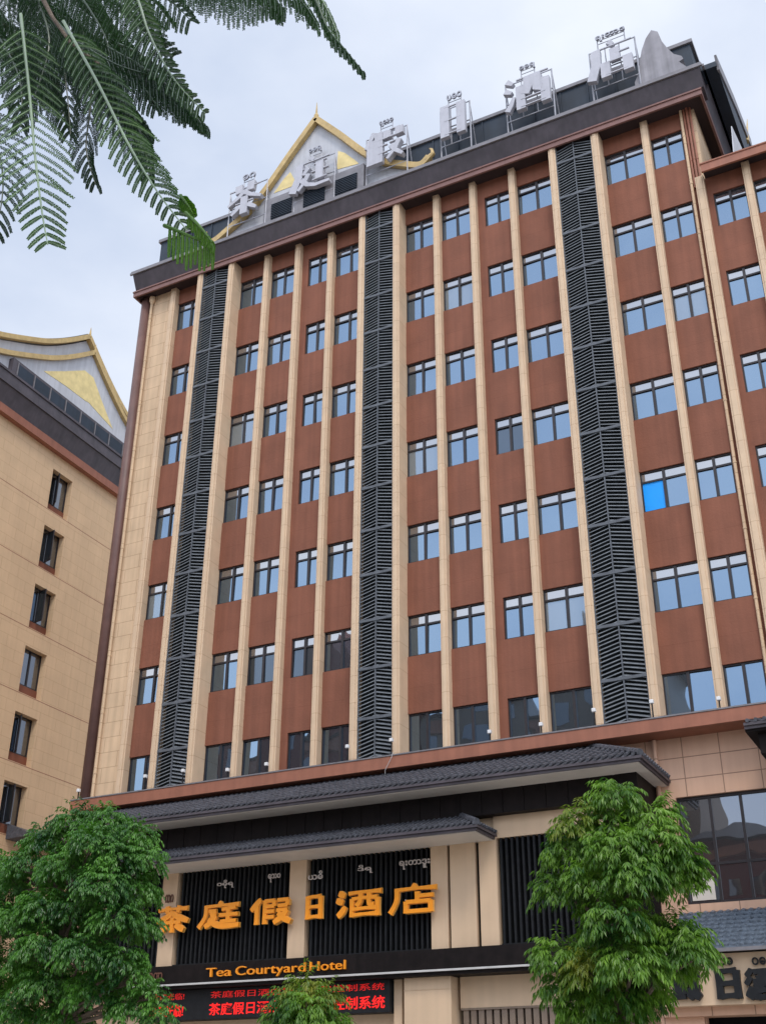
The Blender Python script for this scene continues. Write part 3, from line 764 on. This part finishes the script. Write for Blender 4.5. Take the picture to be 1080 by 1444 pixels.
# --- English name on the beam
t = thing('english_name_sign', 'orange lettering reading Tea Courtyard Hotel on the dark beam', 'sign', (-2.9, -1.55, -6.3))
def word(s, x0, x1):
    me = text_mesh(s, 1, .02, 0); b0 = min(v.co.x for v in me.vertices); b1 = max(v.co.x for v in me.vertices); k = (x1-x0)/(b1-b0)
    # letters one by one: lay each glyph at its own advance
    cu = bpy.data.curves.new('t', 'FONT'); cu.size = 1
    o = bpy.data.objects.new('t', cu); COL.objects.link(o)
    for i, ch in enumerate(s):
        pre = s[:i+1]; cu.body = pre
        dg = bpy.context.evaluated_depsgraph_get(); dg.update(); mm_ = bpy.data.meshes.new_from_object(o.evaluated_get(dg))
        right = max(v.co.x for v in mm_.vertices)
        lm = text_mesh(ch, 1, .04, 0); lr = max(v.co.x for v in lm.vertices)
        q = MB(); q.add([(x0+(v.co.x+right-lr-b0)*k, -1.53-v.co.z, -6.27+v.co.y*.345) for v in lm.vertices], [tuple(p_.vertices) for p_ in lm.polygons])
        q.build('letter', 'orange', t)
    bpy.data.objects.remove(o)
word('Tea', -5.17, -4.31); word('Courtyard', -4.16, -1.86); word('Hotel', -1.72, -.60)
sq = MB(); text_into(sq, 'ဝဏ', -7.25, -6.75, -6.28, .22, -1.52, .02, .012)
tag(sq.build('small_script_sign', 'brown_script', None), 'faint brown curly mark at the left end of the dark beam', 'sign')
# --- LED screen
t = thing('led_display', 'black LED board with two rows of glowing red characters under the beam', 'led screen', (-3.3, -1.1, -7.35))
MB().box(-7.55, .56, -1.18, -.73, -7.36, -6.545).build('display_case', 'black', t, bevel=.01)
for words, xa, xb, zb, hh_, mm_ in (('茶庭假日酒店智能客房控制系统', -5.25, .42, -7.26, .33, 'red_led'), ('茶庭假日酒店智能客房控制系统', -5.22, .40, -6.80, .18, 'red_dim'),
                                    ('欢迎光临!', -7.35, -6.15, -7.26, .33, 'red_led'), ('欢迎光临!', -7.33, -6.15, -6.80, .18, 'red_dim')):
    l2 = MB(); text_into(l2, words, xa, xb, zb, hh_, -1.185, .012, .015 if hh_ > .3 else 0); l2.build('red_text', mm_, t)
# --- dark characters on the shop fascia at the right
for key, px, lab in (('fake', 966, 'leftmost dark character on the cream shop fascia, half behind the tree'), ('day', 1027, 'dark box-shaped character on the cream shop fascia'), ('wine', 1074, 'dark character on the cream shop fascia at the right edge')):
    p = at(px, 1388, -1.35)
    a = MB(); glyph(a, key, p.x-.34, p.x+.34, p.z-.33, p.z+.33, -1.42, .12, .17, .13, True)
    text_into(a, 'ဝဓ', p.x-.16, p.x+.16, p.z+.42, .17, -1.36, .05, .02)
    tag(a.build('shop_character', 'black', None), lab, 'sign letter', 'dark characters on the shop fascia')
# --- floodlights on the ledge
FL = [(-12.2, .1), (-9.15, -.12), (-7.6, -.12), (-6.05, .2), (-4.55, .2), (-1.4, -.12), (.12, -.12), (3.2, .2), (4.8, .2), (6.5, -.12), (8.15, -.12), (9.9, .2), (13.0, .2)]
FLW = ['at the foot of the round corner column', 'at the foot of the pilaster left of the left louvre strip', 'at the foot of the pilaster right of the left louvre strip',
       'at the foot of the first pilaster right of the left louvre bay', 'at the foot of the second pilaster right of the left louvre bay', 'at the foot of the pilaster left of the middle louvre strip',
       'right of the middle louvre strip, by the loose cable', 'at the foot of the second pilaster right of the middle louvre bay', 'at the foot of the third pilaster right of the middle louvre bay',
       'at the foot of the pilaster left of the right louvre strip', 'at the foot of the pilaster right of the right louvre strip', 'at the foot of the first pilaster right of the right louvre bay', 'on the wing ledge at the right edge of the photo']
for (x, y), w_ in zip(FL, FLW):
    z = .02+abs(y-.0)*.0
    t = thing('floodlight', 'small white floodlight ' + w_, 'floodlight', (x, y-.1, -.19), 'small floodlights along the ledge')
    zz = .28 if y < 0 else .20
    b = MB(); b.box(x-.055, x+.055, y-.19, y-.08, zz, zz+.11); b.build('lamp_housing', 'white', t, bevel=.015)
    MB().beam((x, y-.12, -.19), (x, y-.12, zz+.02), .035, .03, up=(0, 1, 0)).build('bracket', 'black', t)

# ================================================================ left building
ang = R(-2.5); n_ = Vector((math.cos(ang), -math.sin(ang), 0)); dv = Vector((math.sin(ang), math.cos(ang), 0))
TL = Matrix(((n_.x, dv.x, 0, -24), (n_.y, dv.y, 0, 0), (0, 0, 1, 0), (0, 0, 0, 1)))    # local x outward, y along the face, z up
left = thing('left_building', 'ochre stone block with a single column of small windows and a yellow-edged gable', 'building', (-28, 8, GROUND))
lw = MB(TL)
WZ = [20.63-3.31*k for k in range(9)]; s0, s1 = 8.36, 9.95
lw.box(-14, 0, -14, s0, GROUND, 21.9); lw.box(-14, 0, s1, 30, GROUND, 21.9); lw.box(-14, -.46, s0, s1, GROUND, 21.9)
prev = 21.9
for z in WZ: lw.box(-.459, 0, s0, s1, z, prev); prev = z-2.35
lw.box(-.459, 0, s0, s1, GROUND, prev)
lw.build('stone_wall', 'stone_side', left)
gr = MB(TL)
for k in range(9):
    z = 18.25-3.31*k
    gr.box(-.01, .004, -14, 30, z-.03, z)
gr.build('wall_groove', 'trim', left)
for k, z in enumerate(WZ):
    f = MB(TL); e = .06; zb = z-1.85
    f.box(-.40, -.32, s0, s1, z-e, z); f.box(-.40, -.32, s0, s1, zb, zb+e); f.box(-.40, -.325, s0, s0+e, zb+e, z-e); f.box(-.40, -.325, s1-e, s1, zb+e, z-e)
    sm = s0+.80; f.box(-.40, -.31, sm-.04, sm+.04, zb+e, z-e)
    fo = f.build('window', 'frame', left)
    g = MB(TL); g.box(-.37, -.36, s0+e, s1-e, zb+e, z-e); g.build('pane', 'glass_dark', fo)
    if k != 3:                                     # a casement standing open
        o_ = {0: .9, 1: 1.25, 2: 1.35, 4: .8, 5: 1.2}.get(k, 1.)
        hx, hy = -.31, s1-.62
        ex, ey = hx + .62*math.sin(o_)*.75, s0+.12
        c_ = MB(TL)
        a = Vector((-.30, s0+.70, 0)); b = Vector((-.30+.52*math.sin(o_), s0+.70-.52*math.cos(o_)*.9, 0))
        for za, zb_ in ((zb+.06, zb+.12), (z-.14, z-.08)): c_.beam(a+Vector((0, 0, za)), b+Vector((0, 0, za)), .05, .06)
        c_.beam(a+Vector((0, 0, zb+.06)), a+Vector((0, 0, z-.11)), .05, .05, up=(0, 1, 0)); c_.beam(b+Vector((0, 0, zb+.06)), b+Vector((0, 0, z-.11)), .05, .05, up=(0, 1, 0))
        co_ = c_.build('open_casement', 'frame', fo)
        c2 = MB(TL); c2.beam(a+Vector((0, 0, (z+zb)/2-.02)), b+Vector((0, 0, (z+zb)/2-.02)), .012, z-zb-.22); c2.build('casement_pane', 'glass', fo)
    sp_ = MB(TL); sp_.box(-.455, -.30, s0, s1, z-2.35, zb); sp_.build('spandrel', 'brown', left)
t_ = MB(TL); t_.box(-.2, .32, -14, 30.2, 21.5, 21.95); t_.build('cornice', 'trim', left)
e_ = MB(TL)
e_.prism([(.30, 21.96), (.62, 22.85), (.62, 23.7), (-.6, 23.7), (-.6, 21.96)], lambda u, v, d: (u, d, v), -14, 30.2); e_.build('eave', 'dark', left)
g_ = MB(TL); g_.box(.625, .70, -14, 30.2, 22.85, 22.98); g_.box(.625, .68, -14, 30.2, 23.55, 23.68); g_.build('gutter', 'dark', left)
fL = lambda u, v, d: (d, u, v)
hl = smooth_curve([(0, 29.23), (1.3, 28.15), (2.5, 27.25), (3.9, 26.38), (6.9, 24.85), (7.5, 25.0)])
GS = 10.13
gw = MB(TL)
body = smooth_curve([(0, 29.1), (1.3, 28.02), (2.5, 27.12), (3.9, 26.25), (6.9, 24.72)])
for sgn in (-1, 1):
    for (a, za), (b, zb) in zip(body[:-1], body[1:]):
        gw.prism([(GS+sgn*a, 23.6), (GS+sgn*b, 23.6), (GS+sgn*b, zb), (GS+sgn*a, za)], fL, -.6, -.1)
        gw.prism([(GS-.3+sgn*a, za), (GS-.3+sgn*b, zb), (GS-.3+sgn*b, zb+.85), (GS-.3+sgn*a, za+.85)], fL, -.9, -.4)
gw.build('gable_wall', 'white_wall', left)
bb = MB(TL)
for sgn in (-1, 1):
    ribbon(bb, [(GS+sgn*a, z) for a, z in hl], fL, .26, -.12, .12)
    ribbon(bb, [(GS-.35+sgn*a, z+.95) for a, z in hl], fL, .26, -.42, -.1)
bo = bb.build('barge_board', 'gold', left)
fn_ = MB(TL); fn_.tube([(-.2, GS-.35, 30.1), (-.2, GS-.3, 30.35), (-.2, GS-.3, 30.85)], [.1, .07, .01], 8); fn_.tube([(0, GS+.05, 29.1), (0, GS+.1, 29.4), (0, GS+.1, 29.85)], [.1, .07, .01], 8)
fn_.build('finial', 'gold', bo)
rf = MB(TL)
for sgn in (-1, 1): ribbon(rf, [(GS-.35+sgn*a, z+1.12) for a, z in hl[:-3]], fL, .1, -8, -.3)
rf.build('gable_roof', 'tile', left)
pt = MB(TL); pt.prism([(6.6, 25.75), (8.2, 26.75), (9.7, 27.75), (10.5, 27.75), (11.4, 26.8), (12.7, 25.55), (10.4, 26.0), (10.1, 25.95), (8.4, 25.9)], fL, -.101, -.085); pt.build('painted_ornament', 'yellow', left)
vb = MB(TL); vb.box(-.6, .2, 4.1, 16.2, 23.7, 24.95); vbo = vb.build('vent_box', 'dark', left)
vp = MB(TL)
for i in range(9):
    a = 4.55+1.28*i
    vp.box(.2, .215, a, a+1.12, 23.95, 24.78)
vp.build('vent_panel', 'navy', vbo)
vq = MB(TL)
for i in range(10): a = 4.47+1.28*i; vq.box(.2, .24, a-.03, a+.03, 23.9, 24.85)
vq.build('vent_post', 'grey_metal', vbo)
ce = MB(TL); ce.prism([(0, 2.2), (1.3, 1.7), (1.3, 1.55), (0, 1.5)], lambda u, v, d: (u, d, v), 9.0, 30); ce.build('porch_roof', 'tile', left)

# ================================================================ across the street (seen mirrored in the glass)
def street_block(label, x0, x1, y, top, wallm, rows, cols, roofm='tile', name='street_building'):
    b = thing(name, label, 'building', ((x0+x1)/2, y-6, GROUND))
    MB().box(x0, x1, y-12, y, GROUND, top).build('wall', wallm, b)
    r = MB(); r.add([(x0-1, y+1, top), (x1+1, y+1, top), (x1+1, y-13, top), (x0-1, y-13, top), (x0+2, y-6, top+2.6), (x1-2, y-6, top+2.6)], [(0,1,5,4), (1,2,5), (2,3,4,5), (3,0,4), (0,3,2,1)])
    r.build('roof', roofm, b)
    MB().box(x0-.3, x1+.3, y, y+.5, top-1.0, top-.35).build('cornice', 'trim', b)
    for i in range(cols):
        for k in range(rows):
            xa = x0+(x1-x0)*(i+.25)/cols; xb = x0+(x1-x0)*(i+.75)/cols; za = GROUND+3.2+k*3.3
            if za+1.6 > top-1.1: continue
            MB().box(xa, xb, y, y+.05, za, za+1.6).build('window', 'glass_dark', b)
    return b
b1 = street_block('tall brown block mirrored in the lowest row of windows, left half', -55, -31, -60, 24.5, 'maroon', 10, 9)
MB().prism([(-44, 24.5), (-33, 24.5), (-36.5, 28.5), (-38.2, 33), (-38.5, 35.5), (-38.8, 33), (-40.5, 28.5)], lambda u, v, d: (u, d, v), -64, -60.2).build('gable', 'maroon', b1)
b2 = street_block('brown and cream block mirrored in the lowest row of windows, right half', -29, -4.5, -60, 24, 'slat_tan', 10, 9)
for xx in (-21.5, -12): MB().prism([(xx-2, 24), (xx+2, 24), (xx+.5, 27.5), (xx, 31.5), (xx-.5, 27.5)], lambda u, v, d: (u, d, v), -64, -60.2).build('gable', 'dark', b2)
street_block('low maroon house with dark tiled roof mirrored in the big podium window', -4.0, 1.2, -57, 8.6, 'maroon', 6, 3)
street_block('low cream house with dark tiled roof mirrored at the right of the podium window', 2.2, 14, -58, 6.0, 'slat_tan', 5, 4)
hl_ = MB(); 
import math as _m
pts = [(-300+20*i, 24+16*_m.sin(i*.55)+8*_m.sin(i*1.7)) for i in range(36)]
for (a, za), (b, zb) in zip(pts[:-1], pts[1:]):
    hl_.add([(a, -330, GROUND), (b, -330, GROUND), (b, -380, zb), (a, -380, za), (b, -440, GROUND), (a, -440, GROUND)], [(0,1,2,3), (3,2,4,5)])
struct(hl_.build('hills', 'hill'))

# ================================================================ trees
def leaf_quads(mb, p, d, side, ln, wd, fold=.25):
    """a small pointed leaf of four triangles, folded along its midrib"""
    nrm = d.cross(side).normalized()
    m_ = p+d*ln*.45; e = p+d*ln
    mb.add([p, m_+side*wd/2-nrm*wd*fold, e, m_-side*wd/2-nrm*wd*fold, m_], [(0,1,4), (1,2,4), (2,3,4), (3,0,4)])
def compound_leaf(mb, p, out, ln, nl, lw_, ll, droop):
    """a pinnate leaf: its stalk leaves p along out and droops; leaflets hang in pairs"""
    d = out.normalized(); q = p.copy(); step = ln/nl
    for i in range(nl):
        d = (d + Vector((0, 0, -droop))).normalized(); q = q + d*step
        s = d.cross(Vector((0, 0, 1)))
        s = (s if s.length > .05 else Vector((1, 0, 0))).normalized()
        for sg in (-1, 1):
            dd = (d*.55 + s*sg*.55 + Vector((0, 0, -.75)) + Vector((random.uniform(-.25, .25), random.uniform(-.25, .25), random.uniform(-.2, .2)))).normalized()
            sd = dd.cross(Vector((random.uniform(-.4, .4), random.uniform(-.4, .4), 1))).normalized()
            leaf_quads(mb, q, dd, sd, ll*random.uniform(.75, 1.15), lw_)
    leaf_quads(mb, q, (d+Vector((0, 0, -.6))).normalized(), s, ll, lw_)
def clump(mb, c, rx, rz, count, ll, lw_, ln=.30, droop=.30, nl=5):
    """an umbrella-shaped tuft: leaves spring from its dome and hang down round it"""
    for _ in range(count):
        a = random.uniform(0, 2*math.pi); u = random.uniform(-.15, 1)
        h = math.sqrt(max(0, 1-u*u)); rr = random.uniform(.25, 1)**.5
        o = Vector((math.cos(a)*h, math.sin(a)*h, u))
        p = c + Vector((o.x*rx*rr*.8, o.y*rx*rr*.8, o.z*rz*rr))
        compound_leaf(mb, p, o*1.0+Vector((0, 0, .15)), ln*random.uniform(.7, 1.25), nl, lw_, ll, droop)
def tree(name, label, base, trunk_pts, clumps, ll, lw_, leafm, young=(), dens=1., cat='tree'):
    t = thing(name, label, cat, base)
    tr = MB(); tr.tube(trunk_pts, [.17-.11*i/(len(trunk_pts)-1) for i in range(len(trunk_pts))], 10)
    tr.build('trunk', 'bark', t, smooth=True)
    br = MB()
    tp = [Vector(p) for p in trunk_pts]
    for c, rx, rz in clumps:
        c = Vector(c)
        q = min(tp[1:], key=lambda v: (v-c).length + max(0, v.z-c.z+.2)*2)
        mid = q.lerp(c, .5)+Vector((0, 0, .12))
        br.tube([q, mid, c+Vector((0, 0, -.05))], [.055, .035, .015], 6)
        for _ in range(5):
            e = c+Vector((random.uniform(-1, 1)*rx*.7, random.uniform(-1, 1)*rx*.7, random.uniform(-.1, .8)*rz)); br.tube([mid.lerp(c, .6), e], [.016, .006], 4)
    br.build('branch', 'bark', t)
    cm = MB(); cy = MB()
    for i, (c, rx, rz) in enumerate(clumps):
        clump(cy if i in young else cm, Vector(c), rx, rz, int(150*dens*rx*rx/.16), ll, lw_)
    cm.build('crown', leafm, t)
    if young: cy.build('young_leaves', 'leaf_young', t)
    return t
# right tree, drooping leaves in stacked tufts
TY = -12.0
def cl(spec, y0):
    out = []
    for px, py, r, dy in spec:
        p = at(px, py, y0+dy); out.append((tuple(p), r, r*.72))
    return out
spec2 = [(868, 1128, .34, 0), (862, 1165, .36, .1), (812, 1165, .30, -.2), (922, 1158, .32, .1), (800, 1205, .34, 0), (868, 1205, .40, -.5), (925, 1195, .40, -.2), (962, 1222, .32, .1),
         (785, 1255, .28, .1), (832, 1250, .36, -.4), (893, 1245, .42, -.6), (950, 1240, .34, .3), (868, 1305, .42, -.7),
         (965, 1335, .34, 0), (945, 1320, .28, .3), (785, 1352, .30, -.2), (835, 1375, .36, -.3), (890, 1365, .44, -.6), (935, 1365, .34, .2), (795, 1395, .28, 0), (870, 1415, .42, 0), (825, 1425, .34, .1), (905, 1405, .36, .4),
         (855, 1270, .40, .5), (900, 1320, .40, .5), (850, 1230, .34, .5), (850, 1340, .40, .5), (975, 1350, .24, -.2), (860, 1450, .4, .2)]
c2 = cl(spec2, TY)
bx = at(868, 1300, TY)
tree('street_tree', 'tall narrow green tree with drooping tufts in front of the right slat panel', (bx.x, TY, GROUND),
     [(bx.x+.1, TY, GROUND), (bx.x+.05, TY, -10), (bx.x, TY+.1, -8.6), (bx.x-.05, TY, -7.4), (bx.x, TY, -6.3), (bx.x+.02, TY, -5.4)], c2, .14, .038, 'leaf', young=(2, 16), dens=1.0)
# left tree, bigger
spec1 = [(105, 1165, .42, 0), (150, 1165, .42, .1), (190, 1185, .38, .1), (65, 1190, .40, 0), (130, 1195, .45, -.6), (165, 1215, .42, -.4), (208, 1218, .30, 0), (35, 1225, .38, -.2), (90, 1230, .46, -.4),
         (12, 1255, .40, 0), (145, 1255, .46, -.7), (195, 1258, .34, .1), (60, 1285, .46, -.5), (15, 1305, .42, -.3), (105, 1290, .46, -.2), (165, 1300, .42, -.5), (200, 1310, .30, 0), (55, 1340, .46, -.5),
         (115, 1350, .46, -.7), (170, 1360, .38, -.3), (10, 1365, .46, 0), (60, 1395, .46, -.3), (130, 1405, .46, -.2), (190, 1380, .24, -.2), (212, 1405, .22, -.1), (185, 1425, .34, 0), (225, 1430, .20, 0), (20, 1430, .46, 0), (-30, 1300, .7, .3), (-40, 1400, .7, .2), (-25, 1230, .5, .3), (90, 1440, .5, .2),
         (100, 1240, .55, .7), (160, 1260, .5, .7), (50, 1300, .6, .7), (120, 1320, .6, .7), (60, 1380, .6, .7), (140, 1390, .5, .7)]
c1 = cl(spec1, TY)
bx = at(95, 1300, TY)
tree('street_tree', 'broad dense green tree at the lower left in front of both buildings', (bx.x, TY, GROUND),
     [(bx.x+.2, TY, GROUND), (bx.x+.1, TY, -9.8), (bx.x, TY+.1, -8.4), (bx.x-.1, TY, -7.2), (bx.x, TY, -6.0), (bx.x+.05, TY, -5.0)], c1, .105, .040, 'leaf_dark', dens=1.1)
# small tree at the bottom middle
spec3 = [(428, 1398, .24, 0), (408, 1418, .22, 0), (455, 1408, .20, 0), (436, 1426, .28, -.3), (400, 1440, .24, 0), (458, 1438, .22, .1), (428, 1455, .36, 0), (388, 1460, .22, 0), (468, 1462, .26, 0)]
c3 = cl(spec3, TY)
bx = at(430, 1440, TY)
tree('street_tree', 'small light green tree top at the bottom edge before the LED board', (bx.x, TY, GROUND),
     [(bx.x+.05, TY, GROUND), (bx.x, TY, -10.4), (bx.x, TY, -9.4), (bx.x, TY, -8.6), (bx.x, TY, -8.1)], c3, .13, .035, 'leaf', young=(0, 2), dens=1.3)

# ---------------------------------------------------------------- feathery tree close to the camera
ft = thing('feathery_tree', 'tree with large dark feathery fern-like fronds hanging in at the top left', 'tree', (10.6, -27.6, GROUND))
tb = MB(); tb.tube([(10.6, -27.6, GROUND), (10.7, -27.7, -9.5), (10.9, -27.8, -7.6), (11.3, -27.9, -6.0), at(-260, -330, -28.1)], [.20, .17, .13, .10, .06], 12)
tb.build('trunk', 'bark', ft, smooth=True)
FR = []     # each frond: photo points along its stalk, depth, pinna length (m), side lengths left/right, hang, material
def frond(path, ys, plen, hang=.35, mate='frond', sides=(1, 1), fwd=.75, npin=22, lw_=.0056, ll=.0125, taper=.5):
    ctrl = [(a, b) for a, b in path]
    P2 = smooth_curve(ctrl, 6); n = len(P2)
    pts = [at(px, py, ys[0]+(ys[1]-ys[0])*i/(n-1)) for i, (px, py) in enumerate(P2)]
    L = [0]
    for a, b in zip(pts[:-1], pts[1:]): L.append(L[-1]+(b-a).length)
    light = mate == 'frond_highlit'
    st = MB(); st.tube(pts, [(.0085 if light else .008)*(1-.75*i/(n-1)) for i in range(n)], 6)
    lf = MB()
    view = (pts[n//2]-CAM).normalized()
    for k in range(npin):
        f_ = (k+.6)/npin; dist = L[-1]*(.06+.94*f_)
        i = max(j for j in range(n-1) if L[j] <= dist); tt = (dist-L[i])/(L[i+1]-L[i]); q = pts[i].lerp(pts[i+1], tt)
        tg = (pts[i+1]-pts[i]).normalized(); sd = tg.cross(view).normalized()
        pl = plen*(math.sin(math.pi*min(1, .28+.55*f_))*.75+.25)*(1-taper*max(0, f_-.55)/.45)
        for sg, w_ in ((-1, sides[0]), (1, sides[1])):
            if w_ <= 0: continue
            d = (sd*sg + tg*fwd*random.uniform(.7, 1.3) + Vector((0, 0, -hang))).normalized()
            L2 = pl*w_*random.uniform(.82, 1.1); m_ = 26; pq = q.copy(); prev = q.copy(); col = [q.copy()]
            for j in range(m_):
                d = (d + Vector((0, 0, -hang*.055)) + tg*.012).normalized(); pq = pq + d*L2/m_; col.append(pq.copy())
                s2 = d.cross(view + Vector((random.uniform(-.3, .3), random.uniform(-.3, .3), random.uniform(-.3, .3)))).normalized()
                sc = .65+.35*math.sin(math.pi*min(1, (j+2)/m_))
                for g_ in (-1, 1):
                    dd = (s2*g_ + d*.55 + Vector((0, 0, -.12))).normalized()
                    nn = dd.cross(view).normalized()
                    a = pq; b = pq + dd*ll*sc
                    m2 = a.lerp(b, .5)
                    lf.add([a, m2+nn*lw_*.5, b, m2-nn*lw_*.5], [(0, 1, 2, 3)])
            (st if light else lf).tube(col[::4]+[col[-1]], .0026 if light else .0018, 3, cap=False)
    fo = st.build('frond', mate, ft)
    lf.build('leaflets', 'frond_mid' if light else mate, fo)
    return fo
Y0 = -28.35
bmb = MB()
def branch(path, y, r0):
    pts = [at(a, b, y+.02*i) for i, (a, b) in enumerate(path)]
    bmb.tube(pts, [r0*(1-.7*i/(len(pts)-1)) for i in range(len(pts))], 8)
bmb.tube([at(-260, -330, -28.1), at(-100, -200, -28.1), at(30, -60, -28.2), at(75, 25, -28.3)], [.06, .035, .02, .010], 8)
bmb.tube([at(30, -60, -28.2), at(150, -70, -28.3), at(300, -60, -28.3), at(430, -40, -28.3)], [.02, .014, .01, .006], 8)
bmb.tube([at(75, 25, -28.3), at(100, 60, -28.3), at(140, 90, -28.35)], [.010, .008, .005], 8)
bmb.build('branch', 'bark', ft)
F_ = 'frond'
for (xa, ya, xb, yb, pl, dy) in ((120, 55, 215, 105, .30, .2), (160, 60, 270, 130, .26, .22), (60, 40, 150, 110, .34, .3), (20, 60, 90, 140, .30, .3), (200, 95, 285, 175, .20, .12), (130, 100, 215, 190, .24, .25)):
    frond([(xa, ya), (xa*.75+xb*.25, ya*.85+yb*.15), ((xa+xb)/2, ya*.6+yb*.4), (xa*.25+xb*.75, ya*.35+yb*.65), (xb, yb)], (Y0+dy, Y0+dy), pl, hang=1.9, mate='frond', sides=(.8, 1), fwd=.25, npin=20)
frond([(30, 20), (42, 130), (50, 220), (60, 300), (68, 345)], (Y0, Y0-.15), .27, hang=.12, mate='frond_highlit', fwd=.8, npin=26)
frond([(90, 30), (140, 120), (180, 200), (222, 270), (264, 325)], (Y0, Y0-.1), .25, hang=.45, mate='frond_highlit', sides=(.6, 1.0), fwd=.4, npin=30)
frond([(110, 60), (165, 92), (225, 112), (262, 145), (292, 180)], (Y0+.1, Y0+.15), .31, hang=1.5, mate=F_, sides=(.5, 1), fwd=.3, npin=24)
frond([(75, 25), (110, 60), (150, 90), (190, 110), (222, 150)], (Y0+.15, Y0+.1), .30, hang=1.2, mate=F_, sides=(.9, 1), fwd=.2, npin=24)
frond([(170, -50), (195, 0), (212, 50), (245, 110), (290, 160)], (Y0, Y0+.05), .17, hang=.1, mate='frond_highlit', sides=(.9, .5), fwd=.9, npin=26)
frond([(150, -60), (170, -10), (190, 30), (215, 60), (245, 80)], (Y0+.05, Y0+.05), .26, hang=.25, mate=F_, sides=(.9, .8), fwd=.7, npin=22)
frond([(110, -50), (160, -40), (210, -15), (245, 5), (270, 30)], (Y0+.1, Y0+.1), .26, hang=.5, mate=F_, sides=(1, .9), fwd=.6, npin=20)
frond([(230, -50), (280, -40), (330, -25), (375, -10), (400, 12)], (Y0+.1, Y0+.05), .36, hang=2.2, mate=F_, sides=(.8, 1), fwd=.1, npin=26)
frond([(220, -70), (270, -60), (320, -50), (360, -35), (385, -15)], (Y0+.2, Y0+.15), .36, hang=2.4, mate=F_, sides=(.9, 1), fwd=.1, npin=24)
frond([(320, -60), (360, -40), (395, -25), (425, 0), (445, 30)], (Y0+.05, Y0), .31, hang=1.6, mate=F_, sides=(.4, 1), fwd=.45, npin=20)
frond([(400, -60), (440, -10), (462, 40), (488, 72), (514, 104)], (Y0, Y0+.05), .10, hang=2.6, mate=F_, sides=(.3, 1.0), fwd=.1, npin=20, taper=.3)
frond([(360, -70), (400, -50), (440, -20), (460, 10), (475, 45)], (Y0+.1, Y0+.1), .19, hang=2.2, mate='frond_highlit', sides=(.2, 1.0), fwd=.1, npin=16, taper=.3)
frond([(30, -60), (55, 0), (70, 60), (55, 120), (35, 170)], (Y0+.2, Y0+.2), .28, hang=.7, mate=F_, npin=24)
frond([(-60, 0), (-20, 30), (10, 70), (30, 120), (30, 180)], (Y0+.25, Y0+.2), .28, hang=.6, mate=F_, npin=24)
frond([(-70, -40), (-20, -20), (40, 0), (90, 25), (140, 60)], (Y0+.2, Y0+.25), .34, hang=.8, mate=F_, npin=26)
frond([(60, -70), (95, -30), (125, 10), (150, 55), (160, 105)], (Y0+.2, Y0+.2), .28, hang=.6, mate=F_, npin=24)
frond([(-70, 130), (-30, 160), (-5, 200), (5, 260), (-5, 330)], (Y0+.1, Y0), .27, hang=.3, mate=F_, npin=22)
frond([(110, 20), (128, 90), (128, 150), (122, 210), (135, 260)], (Y0+.25, Y0+.3), .24, hang=.8, mate=F_, npin=24)
frond([(40, -40), (60, 20), (85, 70), (95, 130), (100, 190)], (Y0+.3, Y0+.3), .26, hang=.6, mate=F_, npin=22)
frond([(0, -60), (50, -30), (110, -10), (170, 10), (210, 50)], (Y0+.35, Y0+.35), .33, hang=.9, mate=F_, npin=26)
frond([(-50, 60), (0, 70), (45, 90), (80, 130), (95, 180)], (Y0+.3, Y0+.35), .30, hang=.9, mate=F_, npin=24)
frond([(140, 90), (165, 130), (190, 165), (205, 210), (210, 250)], (Y0+.25, Y0+.2), .22, hang=.8, mate=F_, npin=22)
for k_ in range(9):
    xa = -70+k_*24; ya = -70+(k_%3)*22
    frond([(xa, ya), (xa+22, ya+45), (xa+50, ya+80), (xa+80, ya+110), (xa+104, ya+145)], (Y0+.55+.05*(k_%3), Y0+.55), .30, hang=.9, mate=F_, npin=20)
frond([(-80, 10), (-30, 20), (20, 40), (60, 70), (95, 110)], (Y0+.4, Y0+.4), .34, hang=.9, mate=F_, npin=28)
frond([(40, -80), (60, -40), (100, 0), (140, 30), (175, 70)], (Y0+.4, Y0+.4), .32, hang=.7, mate=F_, npin=28)
frond([(-80, -90), (-20, -50), (30, -20), (80, 10), (115, 60)], (Y0+.45, Y0+.45), .36, hang=.7, mate=F_, npin=30)
frond([(-40, -80), (0, -20), (20, 40), (30, 100), (25, 150)], (Y0+.45, Y0+.4), .34, hang=.5, mate=F_, npin=28)
frond([(90, -90), (130, -50), (175, -20), (215, 0), (240, 30)], (Y0+.4, Y0+.4), .30, hang=.8, mate=F_, npin=26)
frond([(200, -90), (250, -75), (300, -60), (340, -45), (370, -25)], (Y0+.3, Y0+.3), .38, hang=2.6, mate=F_, sides=(1, 1), fwd=.1, npin=26)
frond([(100, 50), (120, 90), (150, 130), (190, 170), (215, 220)], (Y0+.35, Y0+.3), .28, hang=1.0, mate=F_, npin=26)
frond([(232, 318), (252, 326), (270, 334), (288, 342), (302, 350)], (Y0-.1, Y0-.12), .125, hang=3.0, mate='frond_young', sides=(0, 1.25), fwd=.15, npin=11, lw_=.008, ll=.009, taper=.1)
frond([(262, 300), (275, 312), (286, 324), (294, 334), (300, 342)], (Y0-.12, Y0-.14), .10, hang=1.6, mate='frond_young', sides=(.6, 1), fwd=.7, npin=7, lw_=.008, ll=.009, taper=.1)
frond([(255, 276), (260, 282), (266, 290), (270, 297), (274, 304)], (Y0-.1, Y0-.12), .038, hang=.5, mate='frond_young', sides=(1, 1), fwd=.3, npin=9, lw_=.009, ll=.010)
